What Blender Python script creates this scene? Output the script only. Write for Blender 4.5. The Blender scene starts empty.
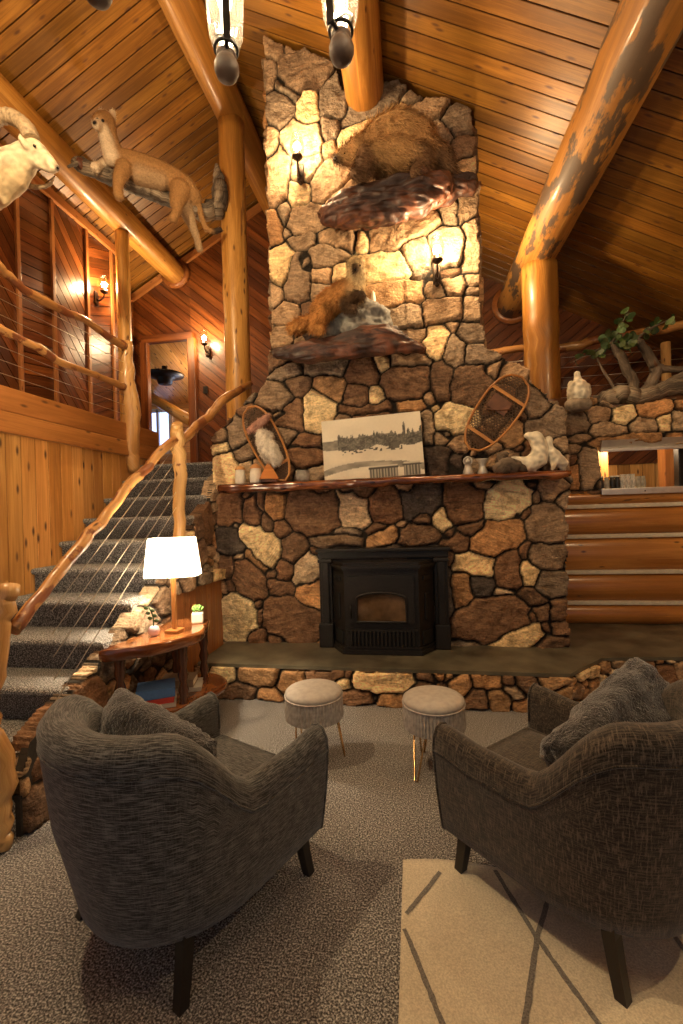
import bpy, bmesh, math, random
import numpy as np
from math import sin, cos, pi, radians, sqrt, atan2, hypot
from mathutils import Vector, Matrix, Euler, noise
random.seed(11)
rng = np.random.default_rng(5)
C = bpy.context.scene.collection
H = 1.55
# ---------------------------------------------------------------- camera numbers (used to read the layout off the photograph)
FOC, ROLL, YAW = 450.0, radians(1.7), radians(9)
def ray(px, py):
    a = (px-341.5)/FOC; b = (512-py)/FOC
    u = a*cos(ROLL)+b*sin(ROLL); v = -a*sin(ROLL)+b*cos(ROLL)
    return (u*cos(YAW)-sin(YAW), u*sin(YAW)+cos(YAW), v)
def atY(px, py, y):
    r = ray(px, py); t = y/r[1]; return Vector((r[0]*t, y, r[2]*t+H))
def atX(px, py, x):
    r = ray(px, py); t = x/r[0]; return Vector((x, r[1]*t, r[2]*t+H))
def atZ(px, py, z):
    r = ray(px, py); t = (z-H)/r[2]; return Vector((r[0]*t, r[1]*t, z))

# ---------------------------------------------------------------- objects and tags
def tag(o, label=None, cat=None, group=None, kind=None):
    if label: o['label'] = label
    if cat: o['category'] = cat
    if group: o['group'] = group
    if kind: o['kind'] = kind
    return o
def empty(name, loc=(0,0,0), rz=0, label=None, cat=None, group=None, kind=None):
    o = bpy.data.objects.new(name, None); C.objects.link(o)
    o.location = loc; o.rotation_euler = (0, 0, rz); o.empty_display_size = .1
    return tag(o, label, cat, group, kind)
def copy_tree(o, parent=None):
    c = o.copy(); C.objects.link(c)
    if parent is not None:
        c.parent = parent; c.matrix_parent_inverse = o.matrix_parent_inverse.copy()
    for k in ('label', 'group'):
        if parent is None and k in c: pass
    for ch in [x for x in o.children]:
        copy_tree(ch, c)
    return c

class MB:
    """collects shapes; build() links them as ONE mesh object"""
    def __init__(s):
        s.v = []; s.f = []; s.uv = []; s.col = []; s.mi = []; s.sm = []
    def face(s, idx, uv=None, col=(1,1,1), mi=0, smooth=True):
        s.f.append(tuple(idx)); s.uv.append(uv if uv else [(0, 0)]*len(idx)); s.col.append(col); s.mi.append(mi); s.sm.append(smooth)
    def add(s, pts):
        b = len(s.v); s.v.extend([tuple(p) for p in pts]); return b
    def quadgrid(s, rows, col=(1,1,1), mi=0, closed=False, uvs=None, smooth=True, capends=False):
        """rows: list of equal-length lists of points"""
        n = len(rows[0]); b = s.add([p for r in rows for p in r])
        m = n if closed else n-1
        for i in range(len(rows)-1):
            for j in range(m):
                j2 = (j+1) % n
                ids = (b+i*n+j, b+i*n+j2, b+(i+1)*n+j2, b+(i+1)*n+j)
                uv = None
                if uvs:
                    jj = j+1
                    uv = [uvs(i, j), uvs(i, jj), uvs(i+1, jj), uvs(i+1, j)]
                s.face(ids, uv, col, mi, smooth)
        if capends:
            s.face([b+j for j in range(n)][::-1], [(0, .02*j) for j in range(n)], col, mi, False)
            e = b+(len(rows)-1)*n
            s.face([e+j for j in range(n)], [(0, .02*j) for j in range(n)], col, mi, False)
    def box(s, c, size, rz=0, col=(1,1,1), mi=0, M=None, bev=0.0, axis=0):
        """bevelled box; axis = grain direction"""
        hx, hy, hz = size[0]/2, size[1]/2, size[2]/2
        bm = bmesh.new(); bmesh.ops.create_cube(bm, size=1)
        for v in bm.verts: v.co = Vector((v.co.x*2*hx, v.co.y*2*hy, v.co.z*2*hz))
        if bev > 0:
            bmesh.ops.bevel(bm, geom=bm.edges[:], offset=min(bev, hx*.9, hy*.9, hz*.9), segments=2, affect='EDGES', profile=.6)
        T = Matrix.Translation(Vector(c)) @ (M.to_4x4() if M is not None else Matrix.Rotation(rz, 4, 'Z'))
        off = (random.random()*7, random.random()*7)
        s.addbm(bm, T, col, mi, axis, off)
    def addbm(s, bm, T, col=(1,1,1), mi=0, axis=0, off=(0, 0), smooth=False):
        bm.verts.index_update(); b = s.add([T @ v.co for v in bm.verts])
        o1, o2 = [(1, 2), (0, 2), (0, 1)][axis]
        for f in bm.faces:
            uv = []
            for v in f.verts:
                co = v.co
                n = f.normal
                cr = co[o1] if abs(n[o1]) < abs(n[o2]) else co[o2]
                uv.append((co[axis]+off[0], cr+off[1]))
            s.face([b+v.index for v in f.verts], uv, col, mi, smooth)
        bm.free()
    def tube(s, path, rad, seg=12, col=(1,1,1), mi=0, wob=0, cap=True, fl=1.0, closed=False, seed=0):
        """sweep along a polyline; rad is a number or a list; wob is irregularity"""
        P = [Vector(p) for p in path]; n = len(P)
        R = rad if isinstance(rad, (list, tuple)) else [rad]*n
        rows = []; L = 0; Ls = []
        t0 = (P[1]-P[0]).normalized()
        ref = Vector((0, 0, 1)) if abs(t0.z) < .9 else Vector((1, 0, 0))
        nrm = (ref - t0*ref.dot(t0)).normalized()
        for i in range(n):
            if closed: t = (P[(i+1) % n]-P[i-1]).normalized()
            elif i == 0: t = (P[1]-P[0]).normalized()
            elif i == n-1: t = (P[-1]-P[-2]).normalized()
            else: t = (P[i+1]-P[i-1]).normalized()
            nrm = nrm - t*nrm.dot(t)
            nrm = nrm.normalized() if nrm.length > 1e-6 else t.orthogonal().normalized()
            bn = t.cross(nrm)
            if i: L += (P[i]-P[i-1]).length
            Ls.append(L); row = []
            for k in range(seg):
                a = 2*pi*k/seg
                r = R[i]
                if wob:
                    q = P[i]*3.1 + Vector((cos(a), sin(a), seed))*1.0
                    r *= 1+wob*noise.noise(q)+wob*.5*noise.noise(q*2.7)
                row.append(P[i] + (nrm*cos(a)+bn*sin(a)*fl)*r)
            rows.append(row)
        if closed: rows.append(rows[0]); Ls.append(L+(P[0]-P[-1]).length); R = list(R)+[R[0]]
        o = random.random()*5
        s.quadgrid(rows, col, mi, True, lambda i, j: (Ls[i]+o, j*2*pi*max(R[i], .004)/seg+o), True, cap and not closed)
    def lathe(s, prof, seg=24, c=(0,0,0), col=(1,1,1), mi=0, M=None, sx=1, sy=1):
        rows = []
        c = Vector(c)
        for r, z in prof:
            row = []
            for k in range(seg):
                p = Vector((r*cos(2*pi*k/seg)*sx, r*sin(2*pi*k/seg)*sy, z))
                if M is not None: p = M @ p
                row.append(c+p)
            rows.append(row)
        s.quadgrid(rows, col, mi, True, lambda i, j: (prof[i][1], j*.02), True, False)
        if prof[0][0] > 1e-4: b = s.add(rows[0]); s.face([b+j for j in range(seg)][::-1], None, col, mi, False)
        if prof[-1][0] > 1e-4: b = s.add(rows[-1]); s.face([b+j for j in range(seg)], None, col, mi, False)
    def ball(s, c, r, seg=16, col=(1,1,1), mi=0, sc=(1,1,1), M=None):
        n = seg//2; c = Vector(c)
        rows = []
        for i in range(n+1):
            a = -pi/2+pi*i/n
            row = []
            for k in range(seg):
                p = Vector((r*cos(a)*cos(2*pi*k/seg)*sc[0], r*cos(a)*sin(2*pi*k/seg)*sc[1], r*sin(a)*sc[2]))
                if M is not None: p = M @ p
                row.append(c+p)
            rows.append(row)
        s.quadgrid(rows, col, mi, True, lambda i, j: (i*.02, j*.02), True, False)
    def cap(s, p1, r1, p2, r2, col=(1,1,1), seg=12):
        """closed tapered capsule (for blobs)"""
        p1, p2 = Vector(p1), Vector(p2)
        d = p2-p1
        if d.length < 1e-5: return s.ball(p1, max(r1, r2), seg, col)
        t = d.normalized(); M = t.to_track_quat('Z', 'Y').to_matrix()
        prof = [(r1*cos(a), r1*sin(a)) for a in [-pi/2, -pi/3, -pi/6, 0]]
        prof += [(r2*cos(a), d.length+r2*sin(a)) for a in [0, pi/6, pi/3, pi/2]]
        s.lathe([(max(r, 1e-5), z) for r, z in prof], seg, p1, col, 0, M)
    def mesh(s, name):
        me = bpy.data.meshes.new(name)
        me.from_pydata(s.v, [], s.f)
        uvl = me.uv_layers.new(name='UVMap')
        uvl.data.foreach_set('uv', [x for f in s.uv for p in f for x in p])
        ca = me.color_attributes.new('Col', 'FLOAT_COLOR', 'CORNER')
        ca.data.foreach_set('color', [x for f, c in zip(s.f, s.col) for _ in f for x in (c[0], c[1], c[2], 1)])
        me.polygons.foreach_set('material_index', s.mi)
        me.polygons.foreach_set('use_smooth', s.sm)
        me.update(); return me
    def build(s, name, mats, parent=None, loc=None, auto=False):
        me = s.mesh(name)
        for m in (mats if isinstance(mats, (list, tuple)) else [mats]): me.materials.append(m)
        o = bpy.data.objects.new(name, me); C.objects.link(o)
        if parent is not None: o.parent = parent
        if loc is not None: o.location = loc
        return o

def catmull(pts, n=6):
    P = [Vector(p) for p in pts]; out = []
    for i in range(len(P)-1):
        p0 = P[i-1] if i else P[0]*2-P[1]; p1 = P[i]; p2 = P[i+1]; p3 = P[i+2] if i+2 < len(P) else P[-1]*2-P[-2]
        for k in range(n):
            t = k/n
            out.append(.5*((2*p1)+(p2-p0)*t+(2*p0-5*p1+4*p2-p3)*t*t+(3*p1-p0-3*p2+p3)*t**3))
    out.append(P[-1]); return out
def lerp_list(vals, n):
    out = []
    for i in range(len(vals)-1):
        for k in range(n): out.append(vals[i]+(vals[i+1]-vals[i])*k/n)
    out.append(vals[-1]); return out

# ---------------------------------------------------------------- materials
def newmat(name):
    m = bpy.data.materials.new(name); m.use_nodes = True
    nt = m.node_tree
    for n in list(nt.nodes): nt.nodes.remove(n)
    out = nt.nodes.new('ShaderNodeOutputMaterial'); b = nt.nodes.new('ShaderNodeBsdfPrincipled')
    nt.links.new(b.outputs[0], out.inputs[0])
    return m, nt, b, out
def nd(nt, t, **kw):
    n = nt.nodes.new(t)
    for k, v in kw.items():
        if k in n.inputs: n.inputs[k].default_value = v
        else: setattr(n, k, v)
    return n
def ramp(nt, stops, fac):
    r = nt.nodes.new('ShaderNodeValToRGB'); e = r.color_ramp.elements
    while len(e) < len(stops): e.new(.5)
    for i, (p, c) in enumerate(stops):
        e[i].position = p; e[i].color = (c[0], c[1], c[2], 1) if not isinstance(c, float) else (c, c, c, 1)
    nt.links.new(fac, r.inputs[0]); return r.outputs[0]
def mixc(nt, mode, fac, a, b):
    m = nt.nodes.new('ShaderNodeMix'); m.data_type = 'RGBA'; m.blend_type = mode
    for i, x in ((0, fac), (6, a), (7, b)):
        if hasattr(x, 'is_linked') or hasattr(x, 'links'): nt.links.new(x, m.inputs[i])
        else: m.inputs[i].default_value = x if i == 0 else (x[0], x[1], x[2], 1)
    return m.outputs[2]
def vcol(nt):
    a = nt.nodes.new('ShaderNodeVertexColor'); a.layer_name = 'Col'; return a.outputs[0]
def bump(nt, b, h, strength=.3, dist=.01):
    n = nd(nt, 'ShaderNodeBump', Strength=strength, Distance=dist); nt.links.new(h, n.inputs['Height'])
    nt.links.new(n.outputs[0], b.inputs['Normal'])
def mapped(nt, kind, sc, rot=(0,0,0)):
    t = nt.nodes.new('ShaderNodeTexCoord'); m = nd(nt, 'ShaderNodeMapping', Scale=sc, Rotation=rot)
    nt.links.new(t.outputs[kind], m.inputs[0]); return m.outputs[0]

def wood(name, c1, c2, knot=(.12, .045, .015), along=1.2, cross=22, gloss=.45, knots=1.0, patch=None, coat=0.0, bs=.25):
    m, nt, b, _ = newmat(name)
    uv = mapped(nt, 'UV', (along*1.3, cross*2.2, 1))
    w1 = nd(nt, 'ShaderNodeTexNoise', Scale=1.0, Detail=6.0, Roughness=.72, Distortion=.9); nt.links.new(uv, w1.inputs[0])
    uv2 = mapped(nt, 'UV', (along*.6, cross*.2, 1))
    w2 = nd(nt, 'ShaderNodeTexNoise', Scale=1.0, Detail=3.0); nt.links.new(uv2, w2.inputs[0])
    g = nd(nt, 'ShaderNodeMath', operation='ADD'); nt.links.new(w1.outputs[0], g.inputs[0]); nt.links.new(w2.outputs[0], g.inputs[1])
    h = nd(nt, 'ShaderNodeMath', operation='MULTIPLY'); h.inputs[1].default_value = .5; nt.links.new(g.outputs[0], h.inputs[0])
    col = ramp(nt, [(.36, tuple(q*.72 for q in c1)), (.46, c1), (.62, c2)], h.outputs[0])
    if knots > 0:
        uk = mapped(nt, 'UV', (2.6, 7.5, 1))
        vo = nd(nt, 'ShaderNodeTexVoronoi', Scale=1.0, Randomness=1.0); vo.voronoi_dimensions = '2D'; nt.links.new(uk, vo.inputs[0])
        kf = ramp(nt, [(.035*knots, 1.0), (.10*knots, 0.0)], vo.outputs['Distance'])
        sel = ramp(nt, [(.46, 0.0), (.52, 1.0)], w2.outputs[0])
        kk = nd(nt, 'ShaderNodeMath', operation='MULTIPLY'); nt.links.new(kf, kk.inputs[0]); nt.links.new(sel, kk.inputs[1])
        col = mixc(nt, 'MIX', kf if knots > 1.4 else kk.outputs[0], col, knot)
    if patch:
        pm = mapped(nt, 'UV', (patch[3] if len(patch) > 3 else 1.6, 4.0, 1))
        pn = nd(nt, 'ShaderNodeTexNoise', Scale=1.0, Detail=6.0, Roughness=.6); nt.links.new(pm, pn.inputs[0])
        pf = ramp(nt, [(patch[1], 0.0), (patch[1]+.03, 1.0)], pn.outputs[0])
        dk = mixc(nt, 'MIX', w1.outputs[0], patch[0], tuple(x*2.2 for x in patch[0]))
        col = mixc(nt, 'MIX', pf, col, dk)
    col = mixc(nt, 'MULTIPLY', 1.0, col, vcol(nt))
    nt.links.new(col, b.inputs['Base Color'])
    b.inputs['Roughness'].default_value = gloss
    b.inputs['Coat Weight'].default_value = coat; b.inputs['Coat Roughness'].default_value = .15
    bump(nt, b, h.outputs[0], bs, .004 if bs < .5 else .02)
    return m
def plain(name, c, rough=.5, metal=0.0, nz=0.0, nsc=30, bmp=0.0, coat=0.0, usecol=False, spec=.5):
    m, nt, b, _ = newmat(name)
    co = mapped(nt, 'Object', (1, 1, 1))
    n = nd(nt, 'ShaderNodeTexNoise', Scale=float(nsc), Detail=4.0); nt.links.new(co, n.inputs[0])
    col = ramp(nt, [(.3, tuple(x*(1-nz) for x in c)), (.7, tuple(min(1, x*(1+nz)) for x in c))], n.outputs[0])
    if usecol: col = mixc(nt, 'MULTIPLY', 1.0, col, vcol(nt))
    nt.links.new(col, b.inputs['Base Color'])
    b.inputs['Roughness'].default_value = rough; b.inputs['Metallic'].default_value = metal; b.inputs['Coat Weight'].default_value = coat
    b.inputs['Specular IOR Level'].default_value = spec
    if bmp: bump(nt, b, n.outputs[0], bmp, .01)
    return m
def emis(name, c, s):
    m, nt, b, _ = newmat(name)
    b.inputs['Base Color'].default_value = (*c, 1); b.inputs['Emission Color'].default_value = (*c, 1); b.inputs['Emission Strength'].default_value = s
    return m
def glassy(name, tint=(1,1,1), rough=.03, mixf=.12):
    m, nt, b, out = newmat(name); nt.nodes.remove(b)
    t = nd(nt, 'ShaderNodeBsdfTransparent', Color=(*tint, 1)); g = nd(nt, 'ShaderNodeBsdfGlossy', Roughness=rough)
    lw = nd(nt, 'ShaderNodeLayerWeight', Blend=.35); mx = nt.nodes.new('ShaderNodeMixShader')
    mm = nd(nt, 'ShaderNodeMath', operation='MULTIPLY_ADD'); mm.inputs[1].default_value = .7; mm.inputs[2].default_value = mixf
    nt.links.new(lw.outputs['Facing'], mm.inputs[0]); nt.links.new(mm.outputs[0], mx.inputs[0])
    nt.links.new(t.outputs[0], mx.inputs[1]); nt.links.new(g.outputs[0], mx.inputs[2]); nt.links.new(mx.outputs[0], out.inputs[0])
    return m

M = {}
M['pine_ceiling'] = wood('pine_ceiling', (.19, .076, .009), (.37, .165, .024), along=.9, cross=16, gloss=.42, knots=1.3)
M['cedar'] = wood('cedar', (.085, .022, .005), (.235, .072, .016), along=.8, cross=14, gloss=.3, knots=.7)
M['plank'] = wood('plank', (.52, .23, .05), (.78, .41, .125), along=.8, cross=14, gloss=.4, knots=1.3)
M['log'] = wood('log', (.34, .14, .022), (.66, .34, .075), along=.6, cross=8, gloss=.4, knots=.9, coat=.2)
M['log_pale'] = wood('log_pale', (.46, .20, .035), (.86, .48, .13), along=.7, cross=7, gloss=.4, knots=1.2, patch=((.16, .07, .025), .60, 0, .8), coat=.2)
M['log_patch'] = wood('log_patch', (.36, .15, .025), (.60, .30, .07), along=.6, cross=8, gloss=.6, knots=.9, patch=((.06, .036, .02), .50, 0, 1.3), coat=.1)
M['log_dark'] = wood('log_dark', (.48, .19, .04), (.74, .35, .09), along=.5, cross=6, gloss=.3, knots=.9, patch=((.09, .045, .02), .66, 0, 1.2), coat=.4)
M['gnarl'] = wood('gnarl', (.52, .26, .08), (.74, .46, .18), along=1.2, cross=12, gloss=.35, knots=.8, patch=((.15, .05, .015), .62, 0, 6.0), coat=.3)
M['rail'] = wood('rail', (.42, .19, .055), (.62, .33, .11), along=1.5, cross=14, gloss=.35, knots=.8, patch=((.14, .045, .015), .52, 0, 4.0), coat=.3)
M['burl'] = wood('burl', (.030, .010, .005), (.17, .052, .020), knot=(.03, .01, .005), along=5, cross=14, gloss=.52, knots=1.5, coat=.08, bs=.8)
M['mantel'] = wood('mantel', (.09, .022, .007), (.38, .115, .026), knot=(.05, .012, .005), along=3, cross=14, gloss=.22, knots=1.5, coat=.7)
M['driftwood'] = wood('driftwood', (.07, .05, .034), (.44, .34, .23), along=3, cross=30, gloss=.85, knots=.5, bs=.9)
M['bark_branch'] = wood('bark_branch', (.10, .07, .045), (.27, .20, .14), along=4, cross=12, gloss=.85, knots=1.5, bs=.9)
M['trim'] = wood('trim', (.30, .11, .03), (.46, .20, .06), along=.8, cross=14, gloss=.35, knots=.8)
M['beam_dark'] = wood('beam_dark', (.34, .13, .03), (.52, .22, .06), along=.8, cross=10, gloss=.35, knots=1.2)
M['black_iron'] = plain('black_iron', (.012, .010, .009), .42, .6, .3, 60, .1)
M['iron_bronze'] = plain('iron_bronze', (.05, .03, .018), .4, .8, .3, 60, .1)
M['stove'] = plain('stove', (.016, .013, .011), .5, .3, .3, 90, .12)
M['stove_glass'] = plain('stove_glass', (.10, .055, .025), .12, 0, .6, 7, 0, .3)
M['cable'] = plain('cable', (.62, .56, .45), .3, .9)
M['chair_leg'] = plain('chair_leg', (.010, .007, .006), .4, 0, .3, 30, 0, .2)
M['steel'] = plain('steel', (.70, .68, .64), .45, .95, .1, 12, .05)
M['white_ceramic'] = plain('white_ceramic', (.78, .72, .60), .4, 0, .1, 20)
M['stone_grey'] = plain('stone_grey', (.30, .27, .23), .85, 0, .45, 14, .7)
M['chink'] = plain('chink', (.74, .66, .50), .8, 0, .1, 20, .2)
M['slate'] = plain('slate', (.095, .084, .056), .42, 0, .5, 5, .25)
M['fur'] = plain('fur', (1, 1, 1), .8, 0, .3, 55, .9, 0, True, .2)
M['feather'] = plain('feather', (1, 1, 1), .75, 0, .12, 45, .4, 0, True, .2)
M['matte_col'] = plain('matte_col', (1, 1, 1), .6, 0, .06, 40, 0, 0, True)
M['black_gloss'] = plain('black_gloss', (.01, .01, .01), .12)
M['horn'] = plain('horn', (.34, .25, .15), .6, 0, .4, 40, .5)
M['leaf'] = plain('leaf', (.045, .085, .028), .5, 0, .4, 9, 0, 0, True)
M['leather'] = plain('leather', (.14, .055, .025), .5, 0, .3, 20, .2)
M['brass'] = plain('brass', (.78, .52, .24), .25, 1.0)
M['paper'] = plain('paper', (.78, .72, .60), .8, 0, .05, 60)
M['bulb'] = emis('bulb', (1, .83, .56), 60)
M['bulb_dim'] = emis('bulb_dim', (1, .83, .56), 30)
M['clear_glass'] = glassy('clear_glass', (.97, .97, .95), .05, .06)
def seeded_glass():
    m = glassy('seeded_glass', (.95, .93, .88), .12, .08); nt = m.node_tree; out = [n for n in nt.nodes if n.type == 'OUTPUT_MATERIAL'][0]; old = out.inputs[0].links[0].from_socket
    t = nd(nt, 'ShaderNodeBsdfTranslucent', Color=(1, .95, .85, 1)); mx = nt.nodes.new('ShaderNodeMixShader'); mx.inputs[0].default_value = .05
    nt.links.new(old, mx.inputs[1]); nt.links.new(t.outputs[0], mx.inputs[2]); nt.links.new(mx.outputs[0], out.inputs[0]); return m
M['seeded_glass'] = seeded_glass()
M['window_glass'] = glassy('window_glass', (.95, .97, 1), .03, .05)
M['daylight'] = emis('daylight', (.45, .60, 1.0), 1.6)

def fabric(name, dark, light, su, sv, cross=1.0):
    m, nt, b, _ = newmat(name)
    a = nd(nt, 'ShaderNodeTexNoise', Scale=1.0, Detail=3.0, Roughness=.7); nt.links.new(mapped(nt, 'UV', (su, sv, 1)), a.inputs[0])
    c = nd(nt, 'ShaderNodeTexNoise', Scale=1.0, Detail=3.0, Roughness=.7); nt.links.new(mapped(nt, 'UV', (sv*1.1, su*.9, 1)), c.inputs[0])
    f1 = ramp(nt, [(.45, 0.0), (.61, 1.0)], a.outputs[0]); f2 = ramp(nt, [(.50, 0.0), (.68, cross)], c.outputs[0])
    col = mixc(nt, 'MIX', f1, dark, tuple(x*(.5-.3*(1-cross))+y*(.5+.3*(1-cross)) for x, y in zip(dark, light)))
    col = mixc(nt, 'MIX', f2, col, light)
    w = nd(nt, 'ShaderNodeTexNoise', Scale=420.0, Detail=1.0); nt.links.new(mapped(nt, 'UV', (1, 1, 1)), w.inputs[0])
    col = mixc(nt, 'MULTIPLY', .6, col, ramp(nt, [(.3, .35), (.7, 1.0)], w.outputs[0]))
    nt.links.new(col, b.inputs['Base Color']); b.inputs['Roughness'].default_value = .9
    b.inputs['Sheen Weight'].default_value = .25; b.inputs['Specular IOR Level'].default_value = .2
    bump(nt, b, w.outputs[0], .5, .003)
    return m
M['tweed_grey'] = fabric('tweed_grey', (.015, .0155, .016), (.27, .265, .255), 20, 230, .3)
M['tweed_brown'] = fabric('tweed_brown', (.011, .008, .006), (.17, .13, .095), 22, 170)
def fuzz(name, c):
    m, nt, b, _ = newmat(name)
    n = nd(nt, 'ShaderNodeTexNoise', Scale=70.0, Detail=5.0, Distortion=1.5); nt.links.new(mapped(nt, 'Object', (1, 1, 1)), n.inputs[0])
    nt.links.new(ramp(nt, [(.3, tuple(x*.5 for x in c)), (.7, tuple(x*1.5 for x in c))], n.outputs[0]), b.inputs['Base Color'])
    b.inputs['Roughness'].default_value = .95; b.inputs['Sheen Weight'].default_value = .6; b.inputs['Specular IOR Level'].default_value = .1
    bump(nt, b, n.outputs[0], 1.0, .012); return m
M['fuzz'] = fuzz('fuzz', (.028, .025, .025))
M['velvet'] = plain('velvet', (.40, .36, .32), .85, 0, .12, 30, .15)
M['fringe'] = plain('fringe', (.42, .38, .34), .7, 0, .3, 40, .2)
def carpet(name, stops, sc=210, bs=1.0):
    m, nt, b, _ = newmat(name)
    co = mapped(nt, 'Object', (1, 1, 1))
    n = nd(nt, 'ShaderNodeTexNoise', Scale=float(sc), Detail=2.0, Roughness=.6); nt.links.new(co, n.inputs[0])
    n2 = nd(nt, 'ShaderNodeTexNoise', Scale=2.2, Detail=3.0); nt.links.new(co, n2.inputs[0])
    col = ramp(nt, stops, n.outputs[0])
    col = mixc(nt, 'MULTIPLY', .5, col, ramp(nt, [(.3, .75), (.7, 1.0)], n2.outputs[0]))
    nt.links.new(col, b.inputs['Base Color']); b.inputs['Roughness'].default_value = 1.0; b.inputs['Specular IOR Level'].default_value = .05
    b.inputs['Sheen Weight'].default_value = .15
    v = nd(nt, 'ShaderNodeTexVoronoi', Scale=sc*.5); nt.links.new(co, v.inputs[0])
    bump(nt, b, n.outputs[0], bs, .010)
    return m
M['carpet'] = carpet('carpet', [(.36, (.036, .033, .031)), (.46, (.145, .135, .127)), (.54, (.30, .285, .27)), (.65, (.70, .68, .65))], 140)
M['rug'] = carpet('rug', [(.3, (.58, .50, .36)), (.7, (.86, .76, .57))], 160, .5)
M['rug_line'] = carpet('rug_line', [(.3, (.13, .115, .10)), (.7, (.32, .29, .25))], 160, .5)

def stone_mat():
    m, nt, b, _ = newmat('fieldstone')
    co = mapped(nt, 'Object', (1, 1, 1))
    a = nt.nodes.new('ShaderNodeAttribute'); a.attribute_name = 'sdir'
    # streaks in each stone run in their own direction
    rot = nt.nodes.new('ShaderNodeVectorRotate'); rot.rotation_type = 'AXIS_ANGLE'; rot.inputs['Axis'].default_value = (0, 1, 0)
    nt.links.new(co, rot.inputs['Vector']); nt.links.new(a.outputs['Fac'], rot.inputs['Angle'])
    mp = nd(nt, 'ShaderNodeMapping', Scale=(5, 9, 24)); nt.links.new(rot.outputs[0], mp.inputs[0])
    n1 = nd(nt, 'ShaderNodeTexNoise', Scale=1.0, Detail=7.0, Roughness=.68, Distortion=1.2); nt.links.new(mp.outputs[0], n1.inputs[0])
    n2 = nd(nt, 'ShaderNodeTexNoise', Scale=9.0, Detail=5.0, Roughness=.6); nt.links.new(co, n2.inputs[0])
    n3 = nd(nt, 'ShaderNodeTexNoise', Scale=55.0, Detail=4.0); nt.links.new(co, n3.inputs[0])
    col = vcol(nt)
    k = mixc(nt, 'MULTIPLY', .85, col, ramp(nt, [(.30, (.42, .38, .34)), (.5, (.95, .93, .9)), (.72, (1.6, 1.52, 1.4))], n1.outputs[0]))
    k = mixc(nt, 'MULTIPLY', .75, k, ramp(nt, [(.36, (.55, .46, .36)), (.50, (1.1, 1.06, 1.0)), (.75, (1.35, 1.3, 1.2))], n2.outputs[0]))
    k = mixc(nt, 'MULTIPLY', .5, k, ramp(nt, [(.35, .45), (.6, 1.0)], n3.outputs[0]))
    nt.links.new(k, b.inputs['Base Color']); b.inputs['Roughness'].default_value = .8; b.inputs['Specular IOR Level'].default_value = .3
    ad = nd(nt, 'ShaderNodeMath', operation='ADD'); nt.links.new(n1.outputs[0], ad.inputs[0]); nt.links.new(n3.outputs[0], ad.inputs[1])
    bump(nt, b, ad.outputs[0], .8, .022)
    return m
M['fieldstone'] = stone_mat()
# ================================================================ STONEWORK
SC = {'c': (1.0, .79, .46), 'o': (.52, .30, .145), 't': (.47, .335, .215), 'g': (.29, .215, .15), 'b': (.225, .13, .075), 'd': (.11, .085, .07), 'p': (.68, .53, .36)}
ZA = (220, 0, 2.439); ZE = (230, 230, 2.627); ZG = (210, 390, 5.69); ZH = (440, 370, 4.879); ZF = (560, 390, 5.553)
ZL = (180, 480, 4.269); ZK = (190, 460, 2.53); ZR = (440, 480, 4.879); ZS = (260, 640, 2.846)
def stones(zoom, txt):
    out = []
    for ln in txt.strip().split(';'):
        p = ln.split()
        if len(p) < 5: continue
        x, y, rx, ry = map(float, p[:4]); ang = float(p[5]) if len(p) > 5 else 0.0
        out.append((zoom[0]+x/zoom[2], zoom[1]+y/zoom[2], rx/zoom[2], ry/zoom[2], ang, p[4]))
    return out
FACE = stones(ZA, """130 115 28 38 t; 120 190 17 45 g; 185 122 26 15 t; 205 180 66 55 g; 165 222 42 24 g 30; 140 265 36 45 g; 220 280 27 46 c;
280 240 40 56 g; 265 320 30 27 g; 370 250 82 36 g -25; 475 240 26 20 t; 510 270 50 32 t -15; 585 300 42 40 g; 535 330 36 28 t; 590 365 33 28 t;
335 325 52 25 c -20; 205 335 50 38 p; 122 345 13 38 t; 140 440 28 66 t; 215 420 36 30 p; 192 478 28 36 c; 270 445 52 45 t -20; 155 520 18 28 t;
210 540 42 34 t; 136 560 19 45 o; 205 590 36 21 t; 280 590 52 20 t 20; 345 600 20 20 c; 450 570 92 28 t -12; 600 410 28 26 c; 560 520 25 30 t;
600 500 25 42 t; 550 600 50 50 p; 485 620 38 40 p -30; 610 590 18 60 t; 350 490 90 60 t; 470 470 60 50 t; 530 385 32 40 t; 430 350 80 60 t; 270 365 14 30 t; 205 650 18 25 t""")  # lamplit upper stones get paler tan classes, light put into their colour
FACE += stones(ZE, """138 92 36 50 c; 180 130 36 64 g; 255 72 48 30 t; 240 122 28 25 t; 240 165 25 25 t; 290 115 22 26 c; 390 105 82 40 c; 440 165 86 28 o -3;
535 160 36 20 t 25; 590 150 30 22 t; 120 175 18 30 t; 150 225 42 30 t; 200 215 15 24 b; 140 280 26 25 t; 460 232 46 30 t; 560 215 56 36 t; 640 215 30 38 t;
640 265 36 34 g; 580 250 22 14 t; 540 298 30 50 c 15; 588 325 28 42 t; 645 330 32 27 g; 480 275 30 15 t; 470 345 60 20 t; 400 355 28 22 c; 350 375 46 35 b;
250 365 56 20 g; 150 375 36 18 g; 555 395 35 50 b; 630 410 56 58 b; 465 400 66 48 b; 385 438 20 24 c; 265 415 50 33 o 15; 330 432 36 33 b; 235 475 46 60 c;
120 440 52 40 g; 180 412 36 28 b; 160 485 36 46 b; 525 440 16 26 t; 480 460 50 17 o; 550 470 20 11 c; 365 470 66 14 b; 590 495 56 44 c; 555 600 52 34 d;
525 515 18 42 t; 600 565 34 26 t; 560 545 22 22 t; 380 520 60 40 b; 450 530 50 45 g; 290 540 40 50 g; 380 600 60 40 b; 470 610 40 35 b; 300 240 40 40 t; 340 290 60 30 t;
290 170 20 30 t; 700 500 30 40 t; 660 560 25 30 b""")
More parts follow.
